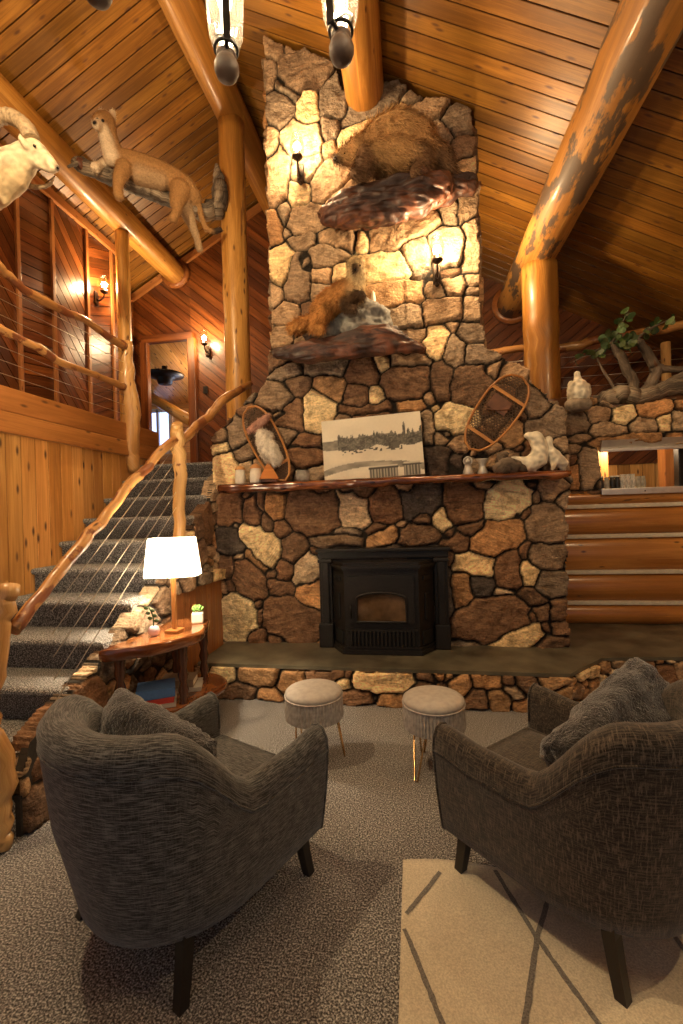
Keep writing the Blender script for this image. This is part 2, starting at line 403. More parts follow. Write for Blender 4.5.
FACE += stones(ZG, """65 275 40 36 g; 70 335 46 30 c; 95 470 62 100 c; 160 250 56 86 g; 200 350 56 40 g -30; 440 480 36 40 b; 515 490 46 34 t; 600 480 36 50 t;
550 380 76 60 b; 430 250 60 38 g; 565 290 72 46 b; 420 130 50 40 t; 290 180 60 70 b; 330 330 60 70 g; 200 480 40 60 p; 275 480 36 60 t""")
FACE += stones(ZH, """465 175 56 64 g; 560 265 130 66 g -10; 340 310 66 64 o; 400 225 22 22 b; 400 385 26 15 b; 320 445 76 50 t; 55 435 62 52 d; 335 25 40 30 t; 240 15 40 24 t;
90 365 40 25 t; 210 385 80 30 t; 25 315 35 36 t; 450 400 50 55 b; 620 365 56 34 t; 640 450 30 40 t; 540 420 40 40 t; 270 180 60 80 b""")
FACE += stones(ZL, """225 120 56 75 b; 305 140 46 60 b; 345 105 20 30 b; 410 120 46 54 o; 570 150 122 84 b; 235 190 18 14 t; 375 180 26 40 b; 440 210 40 40 b;
300 235 62 52 c 25; 372 295 62 70 c+ 35; 225 265 56 58 d; 490 290 62 64 b; 545 385 62 84 p 15; 575 305 25 18 b; 205 370 30 50 b; 255 325 18 14 t; 325 355 68 26 o 45;
300 425 72 88 b -25; 445 390 36 44 b; 390 405 20 17 b; 430 460 62 36 b 10; 220 445 26 24 b; 190 460 14 20 t; 250 585 82 106 c; 330 530 15 22 b; 345 585 14 34 b;
560 490 68 70 o; 480 600 130 100 b 15; 330 665 50 36 b; 420 672 46 27 b; 600 330 30 20 b""")
FACE += stones(ZK, """420 135 50 42 p; 395 112 20 26 p+; 490 120 46 44 b; 585 110 52 40 d; 590 147 24 18 b; 635 150 24 36 c -20; 660 190 20 20 b; 580 190 56 27 b; 490 195 44 25 o -20;
395 177 42 11 g; 365 205 62 17 g; 470 172 36 15 b; 530 160 10 8 t; 400 320 60 100 d; 500 320 80 100 d; 600 320 60 100 d""")
FACE += stones(ZR, """115 120 108 95 b; 330 105 130 85 c -22; 150 235 62 34 b -15; 75 295 62 54 b 20; 465 90 26 28 t; 535 60 46 50 t; 425 160 30 28 b; 375 160 14 12 t;
505 210 86 104 g; 285 275 132 86 o -22; 410 345 20 40 b; 520 375 86 64 g; 160 410 100 52 c 10; 335 440 66 100 b; 430 455 50 60 c; 100 530 50 74 o; 200 515 56 44 d;
310 540 46 18 p; 540 510 76 64 g; 250 680 192 104 b -15; 450 570 62 38 b 20; 500 640 40 40 b; 575 630 46 54 b; 445 665 22 24 b; 385 770 122 48 c -20; 585 720 50 27 b;
550 790 82 28 b; 515 720 20 24 b; 40 380 26 40 b""")
def inpoly(u, v, poly):
    ins = np.zeros(u.shape, bool); n = len(poly)
    for i in range(n):
        x1, y1 = poly[i]; x2, y2 = poly[(i+1) % n]
        c = ((y1 > v) != (y2 > v)) & (u < (x2-x1)*(v-y1)/((y2-y1) if y2 != y1 else 1e-9)+x1)
        ins ^= c
    return ins
def vnoise(u, v, s, seed):
    """smooth value noise"""
    r = np.random.default_rng(seed); g = r.random((64, 64))*2-1
    x = (u*s) % 63; y = (v*s) % 63; i = np.floor(x).astype(int); j = np.floor(y).astype(int); fx = x-i; fy = y-j
    fx = fx*fx*(3-2*fx); fy = fy*fy*(3-2*fy)
    return (g[i, j]*(1-fx)+g[i+1, j]*fx)*(1-fy)+(g[i, j+1]*(1-fx)+g[i+1, j+1]*fx)*fy
def stone_panel(name, poly, O, U, V, N, seeds, res=.012, fill=(.07, .15), pal='ttggbbop', seed=1, depth=.05, parent=None, flat=.5):
    """a field of individual stones standing out of dark mortar on the plane O + u U + v V, bulging along N"""
    r = np.random.default_rng(seed); O, U, V, N = map(Vector, (O, U, V, N))
    us = [p[0] for p in poly]; vs = [p[1] for p in poly]
    u0, u1, v0, v1 = min(us), max(us), min(vs), max(vs)
    S = list(seeds)
    # fill whatever the traced stones leave open
    tries = 0; fails = 0
    A = np.array([[s[0], s[1], s[2], s[3]] for s in S]).reshape(-1, 4)
    while fails < 400 and len(S) < 900:
        cu, cv = r.uniform(u0, u1), r.uniform(v0, v1); rad = r.uniform(*fill)*(1 if fails < 200 else .6)
        if len(A):
            dd = np.sqrt(((A[:, 0]-cu)/(A[:, 2]+rad*.8))**2+((A[:, 1]-cv)/(A[:, 3]+rad*.7))**2)
            if dd.min() < 1.0: fails += 1; continue
        s = (cu, cv, rad*r.uniform(.9, 1.5), rad*r.uniform(.6, 1.0), r.uniform(-25, 25), pal[r.integers(len(pal))])
        S.append(s); A = np.vstack([A, [s[:4]]]) if len(A) else np.array([s[:4]])
    nu, nv = int((u1-u0)/res)+2, int((v1-v0)/res)+2
    gu, gv = np.meshgrid(np.linspace(u0, u1, nu), np.linspace(v0, v1, nv), indexing='ij')
    pu = gu+.016*vnoise(gu+3, gv+9, 9, seed+1)+.007*vnoise(gu, gv+5, 26, seed+2)
    pv = gv+.016*vnoise(gu+7, gv+2, 9, seed+3)+.007*vnoise(gu+4, gv, 26, seed+4)
    d1 = np.full(gu.shape, 1e9); d2 = np.full(gu.shape, 1e9); idx = np.zeros(gu.shape, int); grp = -np.ones(gu.shape, int)
    for k, s in enumerate(S):
        ca, sa = cos(radians(s[4])), sin(radians(s[4])); du = pu-s[0]; dv = pv-s[1]
        a = np.abs(du*ca+dv*sa)/s[2]; b = np.abs(-du*sa+dv*ca)/s[3]
        d = ((a**2.6+b**2.6)**(1/2.6)-1)*min(s[2], s[3])*1.0
        c = d < d1; kg = k-1 if s[5].endswith('+') else k
        same = grp == kg; dn = np.where(c, np.where(same, d2, d1), np.where(same, d2, np.minimum(d2, d))); d2 = dn; grp = np.where(c, kg, grp); idx = np.where(c, k, idx); d1 = np.where(c, d, d1)
    gap = d2-d1
    t = np.clip((gap-.012)/.034, 0, 1); prof = np.sqrt(np.clip(1-(1-t)**2, 0, 1))
    bul = np.array([r.uniform(.6, 1.0) for _ in S])[idx]; tilt = np.array([(r.uniform(-.12, .12), r.uniform(-.12, .12)) for _ in S])
    cu = np.array([s[0] for s in S])[idx]; cv = np.array([s[1] for s in S])[idx]
    h = prof*(depth*bul + 1.3*tilt[idx, 0]*(gu-cu) + 1.3*tilt[idx, 1]*(gv-cv) + .012*vnoise(gu, gv, 7, seed+6) + .006*vnoise(gu, gv, 22, seed+7) + .004*vnoise(gu, gv, 45, seed+8))
    h = np.maximum(h, 0)
    base = np.array([SC[s[5][0]] for s in S])*np.array([[q*(1+w), q, q*(1-w)] for q, w in zip(r.uniform(.82, 1.22, len(S)), r.uniform(-.07, .07, len(S)))])
    for i, q in enumerate(S):
        if q[5].endswith('+'): base[i] = base[i-1]; bul_ = 0
    stonemask = np.clip((gap-.010)/.008, 0, 1)[..., None]
    col = base[idx]*stonemask + np.array([.022, .017, .012])*(1-stonemask)
    sd = np.array([-radians(s[4])+r.uniform(-.3, .3) for s in S])[idx]
    ins = inpoly(pu, pv, poly)
    vid = np.arange(nu*nv).reshape(nu, nv)
    cell = ins[:-1, :-1] & ins[1:, :-1] & ins[1:, 1:] & ins[:-1, 1:]
    q = np.stack([vid[:-1, :-1][cell], vid[1:, :-1][cell], vid[1:, 1:][cell], vid[:-1, 1:][cell]], 1)
    if Vector(U).cross(Vector(V)).dot(N) < 0: q = q[:, ::-1]
    # outer skirt: edges of the field drop back to the wall behind
    P = (np.array(O)[None, None]+gu[..., None]*np.array(U)+gv[..., None]*np.array(V)+h[..., None]*np.array(N)).reshape(-1, 3)
    e = np.concatenate([q[:, [0, 1]], q[:, [1, 2]], q[:, [2, 3]], q[:, [3, 0]]])
    key = np.sort(e, 1); kk = key[:, 0].astype(np.int64)*(nu*nv)+key[:, 1]
    _, inv, cnt = np.unique(kk, return_inverse=True, return_counts=True); be = e[cnt[inv] == 1]
    used = np.unique(q); remap = -np.ones(nu*nv, int); remap[used] = np.arange(len(used))
    Pn = P[used]; cn = col.reshape(-1, 3)[used]; sn = sd.reshape(-1)[used]
    bv = np.unique(be); rb = {int(b): len(used)+i for i, b in enumerate(bv)}
    Pb = P[bv]-(h.reshape(-1)[bv]+.10)[:, None]*np.array(N)
    sk = np.array([[remap[b], remap[a], rb[int(a)], rb[int(b)]] for a, b in be])
    allv = np.concatenate([Pn, Pb]); faces = np.concatenate([remap[q], sk])
    me = bpy.data.meshes.new(name); me.from_pydata(allv.tolist(), [], faces.tolist())
    ca = me.color_attributes.new('Col', 'FLOAT_COLOR', 'POINT')
    cc = np.concatenate([cn, col.reshape(-1, 3)[bv]]); ca.data.foreach_set('color', np.concatenate([cc, np.ones((len(cc), 1))], 1).ravel())
    at = me.attributes.new('sdir', 'FLOAT', 'POINT'); at.data.foreach_set('value', np.concatenate([sn, sd.reshape(-1)[bv]]))
    me.polygons.foreach_set('use_smooth', [True]*len(faces)); me.materials.append(M['fieldstone']); me.update()
    o = bpy.data.objects.new(name, me); C.objects.link(o)
    if parent: o.parent = parent
    return o
def on_face(seeds, y=4.25, ux=1):
    out = []
    for x, yy, rx, ry, ang, c in seeds:
        p = atY(x, yy, y); q = atY(x+1, yy, y); s = (q-p).length
        out.append((p.x, p.z, rx*s, ry*s, -ang, c))
    return out
def pxpoly(pts, y): return [(atY(a, b, y).x, atY(a, b, y).z) for a, b in pts]

YF = 4.25
fire = empty('stone_fireplace', (-.3, YF, 0), 0, 'tall fieldstone fireplace chimney of cream and brown rocks rising to the ceiling', 'fireplace')
def sub(o, par):
    o.parent = par; o.matrix_parent_inverse = Matrix.Translation(-Vector(par.location)); return o
face_poly = pxpoly([(264, 33), (281, 31), (296, 50), (331, 53), (343, 93), (372, 97), (386, 84), (404, 84), (420, 97), (447, 101), (473, 108),
                    (478, 200), (479, 300), (486, 350), (505, 356), (528, 372), (548, 398), (565, 408), (571, 480), (566, 520), (567, 600), (570, 650),
                    (219, 648), (216, 520), (212, 440), (222, 428), (245, 402), (267, 382), (272, 330), (268, 200)], YF)
face_poly = [(x, min(z, 6.61-.54*abs(x+2.0)-.03)) for x, z in face_poly]
sub(stone_panel('chimney_face', face_poly, (0, YF, 0), (1, 0, 0), (0, 0, 1), (0, -1, 0), on_face(FACE), .0115, (.04, .09), 'ttgbbo', 3), fire)
# the masonry core behind the stones (flush inside their outline)
mb = MB()
rz_ = lambda x: 6.61-.54*abs(x+2.0)-.05
pr_ = [(-1.285, 2.4), (.645, 2.4), (.645, rz_(.645)), (-1.285, rz_(-1.285))]
b1 = mb.add([(x, 4.33, z) for x, z in pr_]); b2 = mb.add([(x, 5.21, z) for x, z in pr_])
mb.face((b1, b1+1, b1+2, b1+3), smooth=False); mb.face((b2+3, b2+2, b2+1, b2), smooth=False)
for i in range(4): j = (i+1) % 4; mb.face((b1+j, b1+i, b2+i, b2+j), smooth=False)
mb.box((-.29, 4.74, 1.25), (3.10, .78, 2.3), col=(.2, .16, .12), bev=.03)
core = mb.build('masonry_core', plain('mortar', (.035, .027, .02), .95, 0, .3, 30, .4), fire)
core.matrix_parent_inverse = Matrix.Translation(-Vector(fire.location))
# left flank of the chimney and its right flank (seen only from the side)
sub(stone_panel('chimney_flank', [(4.29, .3), (5.2, .3), (5.2, 2.35), (4.29, 2.35)], (-1.86, 0, 0), (0, 1, 0), (0, 0, 1), (-1, 0, 0), [], .025, (.08, .16), 'ttggbo', 21), fire)
sub(stone_panel('chimney_flank', [(4.29, 2.3), (5.2, 2.3), (5.2, 6.1), (4.29, 6.1)], (-1.30, 0, 0), (0, 1, 0), (0, 0, 1), (-1, 0, 0), [], .025, (.08, .16), 'ttggbo', 22), fire)
sub(stone_panel('chimney_flank', [(4.29, 2.5), (5.2, 2.5), (5.2, 5.1), (4.29, 5.1)], (.66, 0, 0), (0, 1, 0), (0, 0, 1), (1, 0, 0), [], .025, (.08, .16), 'ttggbo', 23), fire)
sub(stone_panel('chimney_flank', [(4.29, .3), (5.15, .3), (5.15, 2.5), (4.29, 2.5)], (1.29, 0, 0), (0, 1, 0), (0, 0, 1), (1, 0, 0), [], .025, (.08, .16), 'ttggbo', 24), fire)

# raised hearth: slate slab over a stone riser, running right along the log wall and stepping back there
hearth = empty('raised_hearth', (-.3, 3.9, 0), 0, 'low hearth with dark slate top and rough stone riser before the stove', 'hearth')
HF = stones(ZK, "90 547 35 24 c; 175 550 62 28 o; 110 590 62 24 b; 200 600 36 24 o; 255 562 40 32 o -15; 345 541 46 18 b; 405 545 12 14 b; 490 556 82 28 c; 430 605 46 24 b; 505 610 42 22 o; 595 550 30 11 b; 635 545 22 15 o; 665 552 26 20 o; 320 600 40 26 b")
HF += stones(ZS, "565 125 36 36 o; 645 112 46 30 o; 620 175 40 40 b; 670 175 30 36 o; 520 150 20 30 b; 330 165 14 15 d")
hfs = on_face(HF, 3.60)
front_line = [(-1.86, 3.62), (1.12, 3.58), (1.50, 3.98), (2.05, 4.03), (4.6, 4.03)]
def riser(a, b, seeds, seed, pal='oobbtpc'):
    a, b = Vector((*a, 0)), Vector((*b, 0)); L = (b-a).length; U = (b-a)/L; N = U.cross(Vector((0, 0, 1)))
    ss = [((s[0]-a.x), s[1], s[2], s[3], s[4], s[5]) for s in seeds]
    return sub(stone_panel('hearth_riser', [(-.02, .0), (L+.02, .0), (L+.02, .268), (-.02, .268)], a, U, (0, 0, 1), N, ss, .011, (.06, .10), pal, seed, .05), hearth)
riser(front_line[0], front_line[1], hfs, 31); riser(front_line[1], front_line[2], [], 32, 'ooptc'); riser(front_line[2], front_line[3], [], 34, 'oopctb'); riser(front_line[3], front_line[4], [], 33)
riser((-1.86, 4.3), (-1.86, 3.62), [], 35)
mb = MB()
outl = [(x-(.0), y-.012) for x, y in front_line] + [(4.6, 5.12), (1.33, 5.12), (1.33, 4.28), (-1.86, 4.28)]
b1 = mb.add([(x, y, .295) for x, y in outl]); n = len(outl); b2 = mb.add([(x, y, .266) for x, y in outl])
mb.face(range(b1, b1+n), smooth=False); mb.face(list(range(b2, b2+n))[::-1], smooth=False)
for i in range(n): j = (i+1) % n; mb.face((b2+i, b2+j, b1+j, b1+i), smooth=False)
o = mb.build('slate_top', M['slate'], hearth); o.matrix_parent_inverse = Matrix.Translation(-Vector(hearth.location))
mb = MB()
b1 = mb.add([(x, y+.06, .26) for x, y in outl[:5]]+[(4.6, 5.1, .26), (1.33, 5.1, .26), (1.33, 4.28, .26), (-1.8, 4.28, .26)]); b2 = mb.add([(p[0], p[1], 0) for p in mb.v]); n = 9
for i in range(n): j = (i+1) % n; mb.face((b2+i, b2+j, b1+j, b1+i), smooth=False)
o = mb.build('hearth_core', bpy.data.materials['mortar'], hearth); o.matrix_parent_inverse = Matrix.Translation(-Vector(hearth.location))

# stone wall right of the chimney above the kitchen pass-through
YL = 5.12
RF = stones(ZF, """80 190 90 78 g; 115 265 62 34 t; 210 140 76 38 t; 355 140 76 64 c; 525 105 96 50 o; 265 220 106 38 t; 465 195 86 44 t; 580 180 50 54 c; 660 165 46 58 p;
370 280 210 32 o -3; 620 260 56 27 o; 650 90 32 30 o; 65 330 50 24 t; 160 430 60 118 t; 65 470 50 88 o; 20 500 30 58 g; 120 590 116 24 b; 60 400 40 40 b""")
rw = pxpoly([(556, 415), (590, 398), (612, 405), (683, 398)], YL)+[(4.88, 2.64), (4.88, 2.19)]+pxpoly([(720, 443), (597, 446), (601, 490), (603, 503), (556, 505)], YL)
o = stone_panel('wall_right_stone', rw, (0, YL, 0), (1, 0, 0), (0, 0, 1), (0, -1, 0), on_face(RF, YL), .0125, (.05, .11), 'ttgob', 41)
tag(o, 'fieldstone wall around the kitchen pass-through, above the log wall', 'wall', None, 'structure')
# ================================================================ ROOM SHELL
def clip(poly, n, d):
    """keep the part of a 2-D polygon where p.n <= d"""
    out = []
    for i in range(len(poly)):
        a, b = poly[i], poly[(i+1) % len(poly)]; da = a[0]*n[0]+a[1]*n[1]-d; db = b[0]*n[0]+b[1]*n[1]-d
        if da <= 0: out.append(a)
        if (da < 0 < db) or (db < 0 < da): t = da/(da-db); out.append((a[0]+(b[0]-a[0])*t, a[1]+(b[1]-a[1])*t))
    return out
def boards(mb, poly, O, U, V, N, ang, w, gap=.006, th=.014, tint=.16, mi=0, hue=0.0):
    """boards laid at an angle across a convex polygon, each with its own tone, over a backing set back by th"""
    O, U, V, N = map(Vector, (O, U, V, N)); d = (cos(ang), sin(ang)); c = (-d[1], d[0])
    t = [p[0]*c[0]+p[1]*c[1] for p in poly]; k0 = math.floor(min(t)/w); k1 = math.ceil(max(t)/w)
    bk = mb.add([O+U*p[0]+V*p[1]-N*th for p in poly]); mb.face(range(bk, bk+len(poly)), None, (.22, .18, .15), mi, False)
    for k in range(k0, k1):
        q = clip(clip(poly, c, (k+1)*w-gap/2), (-c[0], -c[1]), -(k*w+gap/2))
        if len(q) < 3: continue
        cx = sum(p[0] for p in q)/len(q); cy = sum(p[1] for p in q)/len(q)
        f = 1+random.uniform(-tint, tint); col = (f*(1+random.uniform(-hue, hue)), f, f*(1+random.uniform(-hue, hue))); off = (random.random()*9, random.random()*9)
        q2 = []
        for p in q:   # eased top edge
            s = p[0]*c[0]+p[1]*c[1]; m = (k+.5)*w; e = .002 if s > m else -.002
            q2.append((p[0]-c[0]*e, p[1]-c[1]*e))
        uv = [(p[0]*d[0]+p[1]*d[1]+off[0], p[0]*c[0]+p[1]*c[1]+off[1]) for p in q]
        top = mb.add([O+U*p[0]+V*p[1] for p in q2]); bot = mb.add([O+U*p[0]+V*p[1]-N*.004 for p in q]); b3 = mb.add([O+U*p[0]+V*p[1]-N*th for p in q]); n = len(q)
        fl = U.cross(V).dot(N) < 0
        mb.face(range(top, top+n) if not fl else list(range(top, top+n))[::-1], uv if not fl else uv[::-1], col, mi, False)
        for i in range(n):
            j = (i+1) % n
            mb.face((bot+i, bot+j, top+j, top+i), [uv[i], uv[j], uv[j], uv[i]], col, mi, False)
            mb.face((b3+i, b3+j, bot+j, bot+i), [uv[i], uv[j], uv[j], uv[i]], (.3*f, .22*f, .18*f), mi, False)  # groove sides and backing darkened: shade between boards put into the colour
RZ, RX, RS = 6.61, -2.0, .54
def roofz(x): return RZ-RS*abs(x-RX)
cs = sqrt(1+RS*RS); Y0, Y1 = -3.0, 6.85
mb = MB(); Lr = (6.2-RX)*cs
boards(mb, [(0, Y0), (Lr, Y0), (Lr, Y1), (0, Y1)], (RX, 0, RZ), (1/cs, 0, -RS/cs), (0, 1, 0), (-RS/cs, 0, -1/cs), 0, .15, .011, .03, .16, 0, .04)
tag(mb.build('ceiling_right', M['pine_ceiling']), 'right slope of the knotty pine board ceiling', 'ceiling', None, 'structure')
mb = MB(); Ll = (RX+4.6)*cs
boards(mb, [(0, Y0), (Ll, Y0), (Ll, Y1), (0, Y1)], (RX, 0, RZ), (-1/cs, 0, -RS/cs), (0, 1, 0), (RS/cs, 0, -1/cs), 0, .15, .011, .03, .16, 0, .04)
tag(mb.build('ceiling_left', M['pine_ceiling']), 'left slope of the knotty pine board ceiling above the cougar', 'ceiling', None, 'structure')

def logbeam(name, a, b, r, mat, label, group, seg=20, n=26, seed=0, cat='log beam'):
    a, b = Vector(a), Vector(b); mb = MB()
    path = [a.lerp(b, i/n) for i in range(n+1)]
    mb.tube(path, [r*(1+.05*noise.noise(Vector((i*.35, seed, 0)))) for i in range(n+1)], seg, wob=.035, seed=seed)
    return tag(mb.build(name, mat), label, cat, group)
G1 = 'round log purlins under the ceiling'
def plz(x, r): return roofz(x)-r*cs-.01
logbeam('log_beam', (-2.0, -2.8, 6.36), (-2.0, 6.8, 6.36), .19, M['log'], 'ridge log running overhead from top edge, resting on the tall post left of chimney', G1, seed=1)
logbeam('log_beam', (-.33, -2.8, plz(-.33, .185)), (-.33, 4.6, plz(-.33, .185)), .185, M['log'], 'log beam running into the top of the stone chimney', G1, seed=2)
logbeam('log_beam', (1.5, -2.8, plz(1.5, .215)), (1.5, 6.84, plz(1.5, .215)), .215, M['log_patch'], 'log beam with dark bark patches at upper right, over the right-hand post', G1, seed=3)
logbeam('log_beam', (-3.69, -2.8, plz(-3.69, .17)), (-3.69, 6.84, plz(-3.69, .17)), .17, M['log'], 'log beam under the left ceiling slope behind the mounted sheep head', G1, seed=4)
G2 = 'upright log posts'
logbeam('log_post', (-2.0, 5.1, 2.15), (-2.0, 5.1, 6.2), .15, M['log_pale'], 'tall upright log post between the staircase landing and the stone chimney', G2, seed=5, cat='log post')
logbeam('log_post', (1.5, 5.42, 2.50), (1.5, 5.42, plz(1.5, .215)-.19), .19, M['log'], 'upright log post on the stone wall right of the chimney', G2, seed=6, cat='log post')
logbeam('log_post', (-3.69, 5.44, 2.15), (-3.69, 5.44, plz(-3.69, .17)-.15), .085, M['log_pale'], 'slim upright log post on the balcony beside the left wall lamp', G2, seed=7, cat='log post')

# floor
mb = MB(); b = mb.add([(-3.05, -3, 0), (6, -3, 0), (6, 5.2, 0), (-3.05, 5.2, 0)]); mb.face((b, b+1, b+2, b+3), smooth=False)
tag(mb.build('floor', M['carpet']), 'speckled grey brown carpet floor', 'floor', None, 'structure')
# left: plank wall under the balcony, timber rim above it
mb = MB(); boards(mb, [(-3, 0), (5.0, 0), (5.0, 2.24), (-3, 2.24)], (-3.03, 0, 0), (0, 1, 0), (0, 0, 1), (1, 0, 0), pi/2, .135, .005, .014, .22, 0, .05)
tag(mb.build('wall_left_lower', M['plank']), 'vertical knotty plank wall beside the stairs, under the balcony', 'wall', None, 'structure')
mb = MB(); mb.box((-3.04, 1.0, 2.30), (.12, 8.0, .16), axis=1, bev=.012); mb.box((-3.055, 1.0, 2.475), (.14, 8.0, .19), axis=1, bev=.012, col=(.92, .88, .85))
tag(mb.build('trim_balcony', M['beam_dark']), 'wide horizontal timber rim along the balcony edge', 'trim', None, 'structure')
mb = MB(); mb.box((-3.9, 1.1, 2.22), (1.6, 8.2, .06), axis=1, col=(.6, .5, .45)); mb.box((-3.2, 5.9, 2.11), (2.7, 1.9, .06), axis=0, col=(.6, .5, .45))
tag(mb.build('floor_balcony', M['beam_dark']), 'balcony floor behind the railing', 'floor', None, 'structure')
# upper left wall in panels of slanting cedar
mb = MB(); mt = MB()
XW = -4.10; ys = [-3, 1.8, 2.7, 3.45, 4.22, 4.70, 5.27, 5.76, 6.0]; zt = roofz(XW)-.02
for i in range(len(ys)-1):
    a, b2 = ys[i], ys[i+1]
    ang = [radians(38), radians(-38), radians(40), radians(-52), radians(8), radians(-50), radians(22), radians(30)][i]
    boards(mb, [(a, 2.2), (b2, 2.2), (b2, zt), (a, zt)], (XW, 0, 0), (0, 1, 0), (0, 0, 1), (1, 0, 0), ang, .12, .007, .012, .34, 0, .06)
    mt.box((XW+.015, a, (2.2+zt)/2), (.03, .045, zt-2.2), axis=2, bev=.004)
mt.box((XW+.03, 1.5, zt-.09), (.05, 9.0, .1), axis=1); boards(mb, [(6.0, 2.2), (6.84, 2.2), (6.84, roofz(-4.47)), (6.0, roofz(-4.47))], (-4.47, 0, 0), (0, 1, 0), (0, 0, 1), (1, 0, 0), .5, .12); boards(mb, [(-4.47, 2.2), (XW, 2.2), (XW, roofz(XW)-.02), (-4.47, roofz(-4.47))], (0, 6.0, 0), (1, 0, 0), (0, 0, 1), (0, 1, 0), .5, .12)
w = tag(mb.build('wall_left', M['cedar']), 'upper left wall panelled in slanting cedar boards', 'wall', None, 'structure')
t = mt.build('trim_strip', M['trim'], w)
# back wall of slanting cedar with a doorway
mb = MB(); YB = 6.84; k = (0, YB, 0), (1, 0, 0), (0, 0, 1), (0, -1, 0)
dx0, dx1, dz1 = -4.24, -3.47, 4.42
zl = roofz(-4.47)
boards(mb, [(-4.5, 2.1), (dx0, 2.1), (dx0, dz1), (-4.5, dz1)], *k, radians(-45), .12, .007, .012, .2, 0, .05)
boards(mb, [(-4.5, dz1), (dx1, dz1), (dx1, roofz(dx1)), (-4.5, zl)], *k, radians(-40), .12, .007, .012, .2, 0, .05)
boards(mb, [(dx1, 2.1), (-2, 2.1), (-2, RZ), (dx1, roofz(dx1))], *k, radians(-40), .12, .007, .012, .2, 0, .05)
boards(mb, [(-2, 2.1), (.8, 2.1), (.8, roofz(.8)), (-2, RZ)], *k, radians(38), .12, .007, .012, .2, 0, .05)
boards(mb, [(.8, 2.1), (6.2, 2.1), (6.2, roofz(6.2)), (.8, roofz(.8))], *k, radians(38), .12, .007, .012, .2, 0, .05)
tag(mb.build('wall_back', M['cedar']), 'back wall of slanting cedar boards', 'wall', None, 'structure')
mb = MB()
mb.box((dx0-.03, YB-.03, 3.26), (.13, .1, 2.32), axis=2, bev=.01); mb.box((dx1+.03, YB-.03, 3.26), (.13, .1, 2.32), axis=2, bev=.01); mb.box(((dx0+dx1)/2, YB-.03, dz1+.04), (.9, .1, .12), axis=0, bev=.01)
tag(mb.build('door_1', M['cedar']), 'cased doorway in the back wall at the stair head', 'doorway', None, 'structure')
mb = MB()
for x, r, zc in ((-3.69, .235, plz(-3.69, .17)), (1.5, .28, plz(1.5, .215))):
    prof = [(r-.075, 0), (r, 0), (r, .05), (r-.075, .05)]
    mb.lathe(prof, 28, (x, YB-.01, zc), (.7, .6, .55), 0, Matrix.Rotation(radians(90), 3, 'X'))
mb.box((-3.2, YB-.03, roofz(-3.2)-.10), (2.6*1.13, .05, .10), M=Matrix.Rotation(-math.atan(RS), 3, 'Y'), axis=0)
tag(mb.build('trim_back', M['trim']), 'trim boards and log collars against the back wall', 'trim', None, 'structure')
# small room seen through that doorway
mb = MB()
boards(mb, [(-7.2, 2.1), (-2.9, 2.1), (-2.9, 4.9), (-7.2, 4.9)], (0, 9.2, 0), (1, 0, 0), (0, 0, 1), (0, -1, 0), 0, .14)
boards(mb, [(6.86, 2.1), (9.2, 2.1), (9.2, 4.9), (6.86, 4.9)], (-7.2, 0, 0), (0, 1, 0), (0, 0, 1), (1, 0, 0), 0, .14)
boards(mb, [(6.86, 2.1), (9.2, 2.1), (9.2, 4.9), (6.86, 4.9)], (-2.9, 0, 0), (0, 1, 0), (0, 0, 1), (-1, 0, 0), 0, .14)
boards(mb, [(-7.2, 0), (-2.9, 0), (-2.9, 2.43), (-7.2, 2.43)], (0, 6.88, 4.75), (1, 0, 0), (0, .95, -.3), (0, -.3, -.95), pi/2, .14)
tag(mb.build('wall_back_room', M['plank']), 'pine boarded room seen through the upstairs doorway', 'wall', None, 'structure')
mb = MB(); mb.box((-5.05, 8.04, 2.07), (4.3, 2.3, .05), col=(.6, .5, .5)); tag(mb.build('floor_back_room', M['beam_dark']), 'floor of the upstairs room', 'floor', None, 'structure')
# right: log wall with chinking
lw = empty('wall_right_log', (3, 5.2, .3), 0, 'stacked honey coloured log wall with pale chinking right of the hearth', 'wall', None, 'structure')
zs = [(.28, .505), (.525, .828), (.848, 1.205), (1.225, 1.52), (1.54, 1.70)]
for i, (a, b2) in enumerate(zs):
    mb = MB(); n = 24; rows = []; h = (b2-a)/2; zc = (a+b2)/2
    for q in range(n+1):
        x = 1.26+q*(4.9-1.26)/n; row = []
        for e in range(13):
            th = -pi/2+pi*e/12; wv = 1+.05*noise.noise(Vector((x*.8, i*3.3, e*.1)))
            row.append((x, 5.155-.10*cos(th)*wv, zc+h*sin(th)))
        rows.append(row)
    mb.quadgrid(rows, uvs=lambda ii, jj: (ii*.15+i*2.3, jj*.035+i))
    for v in (0, n):
        pass
    o = mb.build('wall_log', M['log_dark'], lw); o.matrix_parent_inverse = Matrix.Translation(-Vector(lw.location))
mb = MB()
for a in (.515, .838, 1.215, 1.53): mb.box((3.08, 5.13, a), (3.64, .11, .044), bev=.012)
o = mb.build('chinking', M['chink'], lw); o.matrix_parent_inverse = Matrix.Translation(-Vector(lw.location))
mb = MB(); mb.box((3.1, 5.25, .95), (3.7, .16, 1.5), col=(.4, .35, .3)); o = mb.build('log_core', M['beam_dark'], lw); o.matrix_parent_inverse = Matrix.Translation(-Vector(lw.location))
mb = MB(); boards(mb, [(-3, 0), (5.2, 0), (5.2, 4), (-3, 4)], (4.9, 0, 0), (0, 1, 0), (0, 0, 1), (-1, 0, 0), 0, .2, .005, .014, .2)
tag(mb.build('wall_right', M['plank']), 'right wall outside the picture', 'wall', None, 'structure')
# loft deck behind the stone wall
mb = MB(); mb.box((3.1, 6.0, 2.36), (4.4, 1.6, .1), axis=0, col=(.5, .42, .36)); mb.box((3.1, 5.25, 2.45), (3.8, .2, .5), axis=0, col=(.4, .35, .3))
tag(mb.build('floor_loft', M['beam_dark']), 'loft floor behind the stone wall on the right', 'floor', None, 'structure')
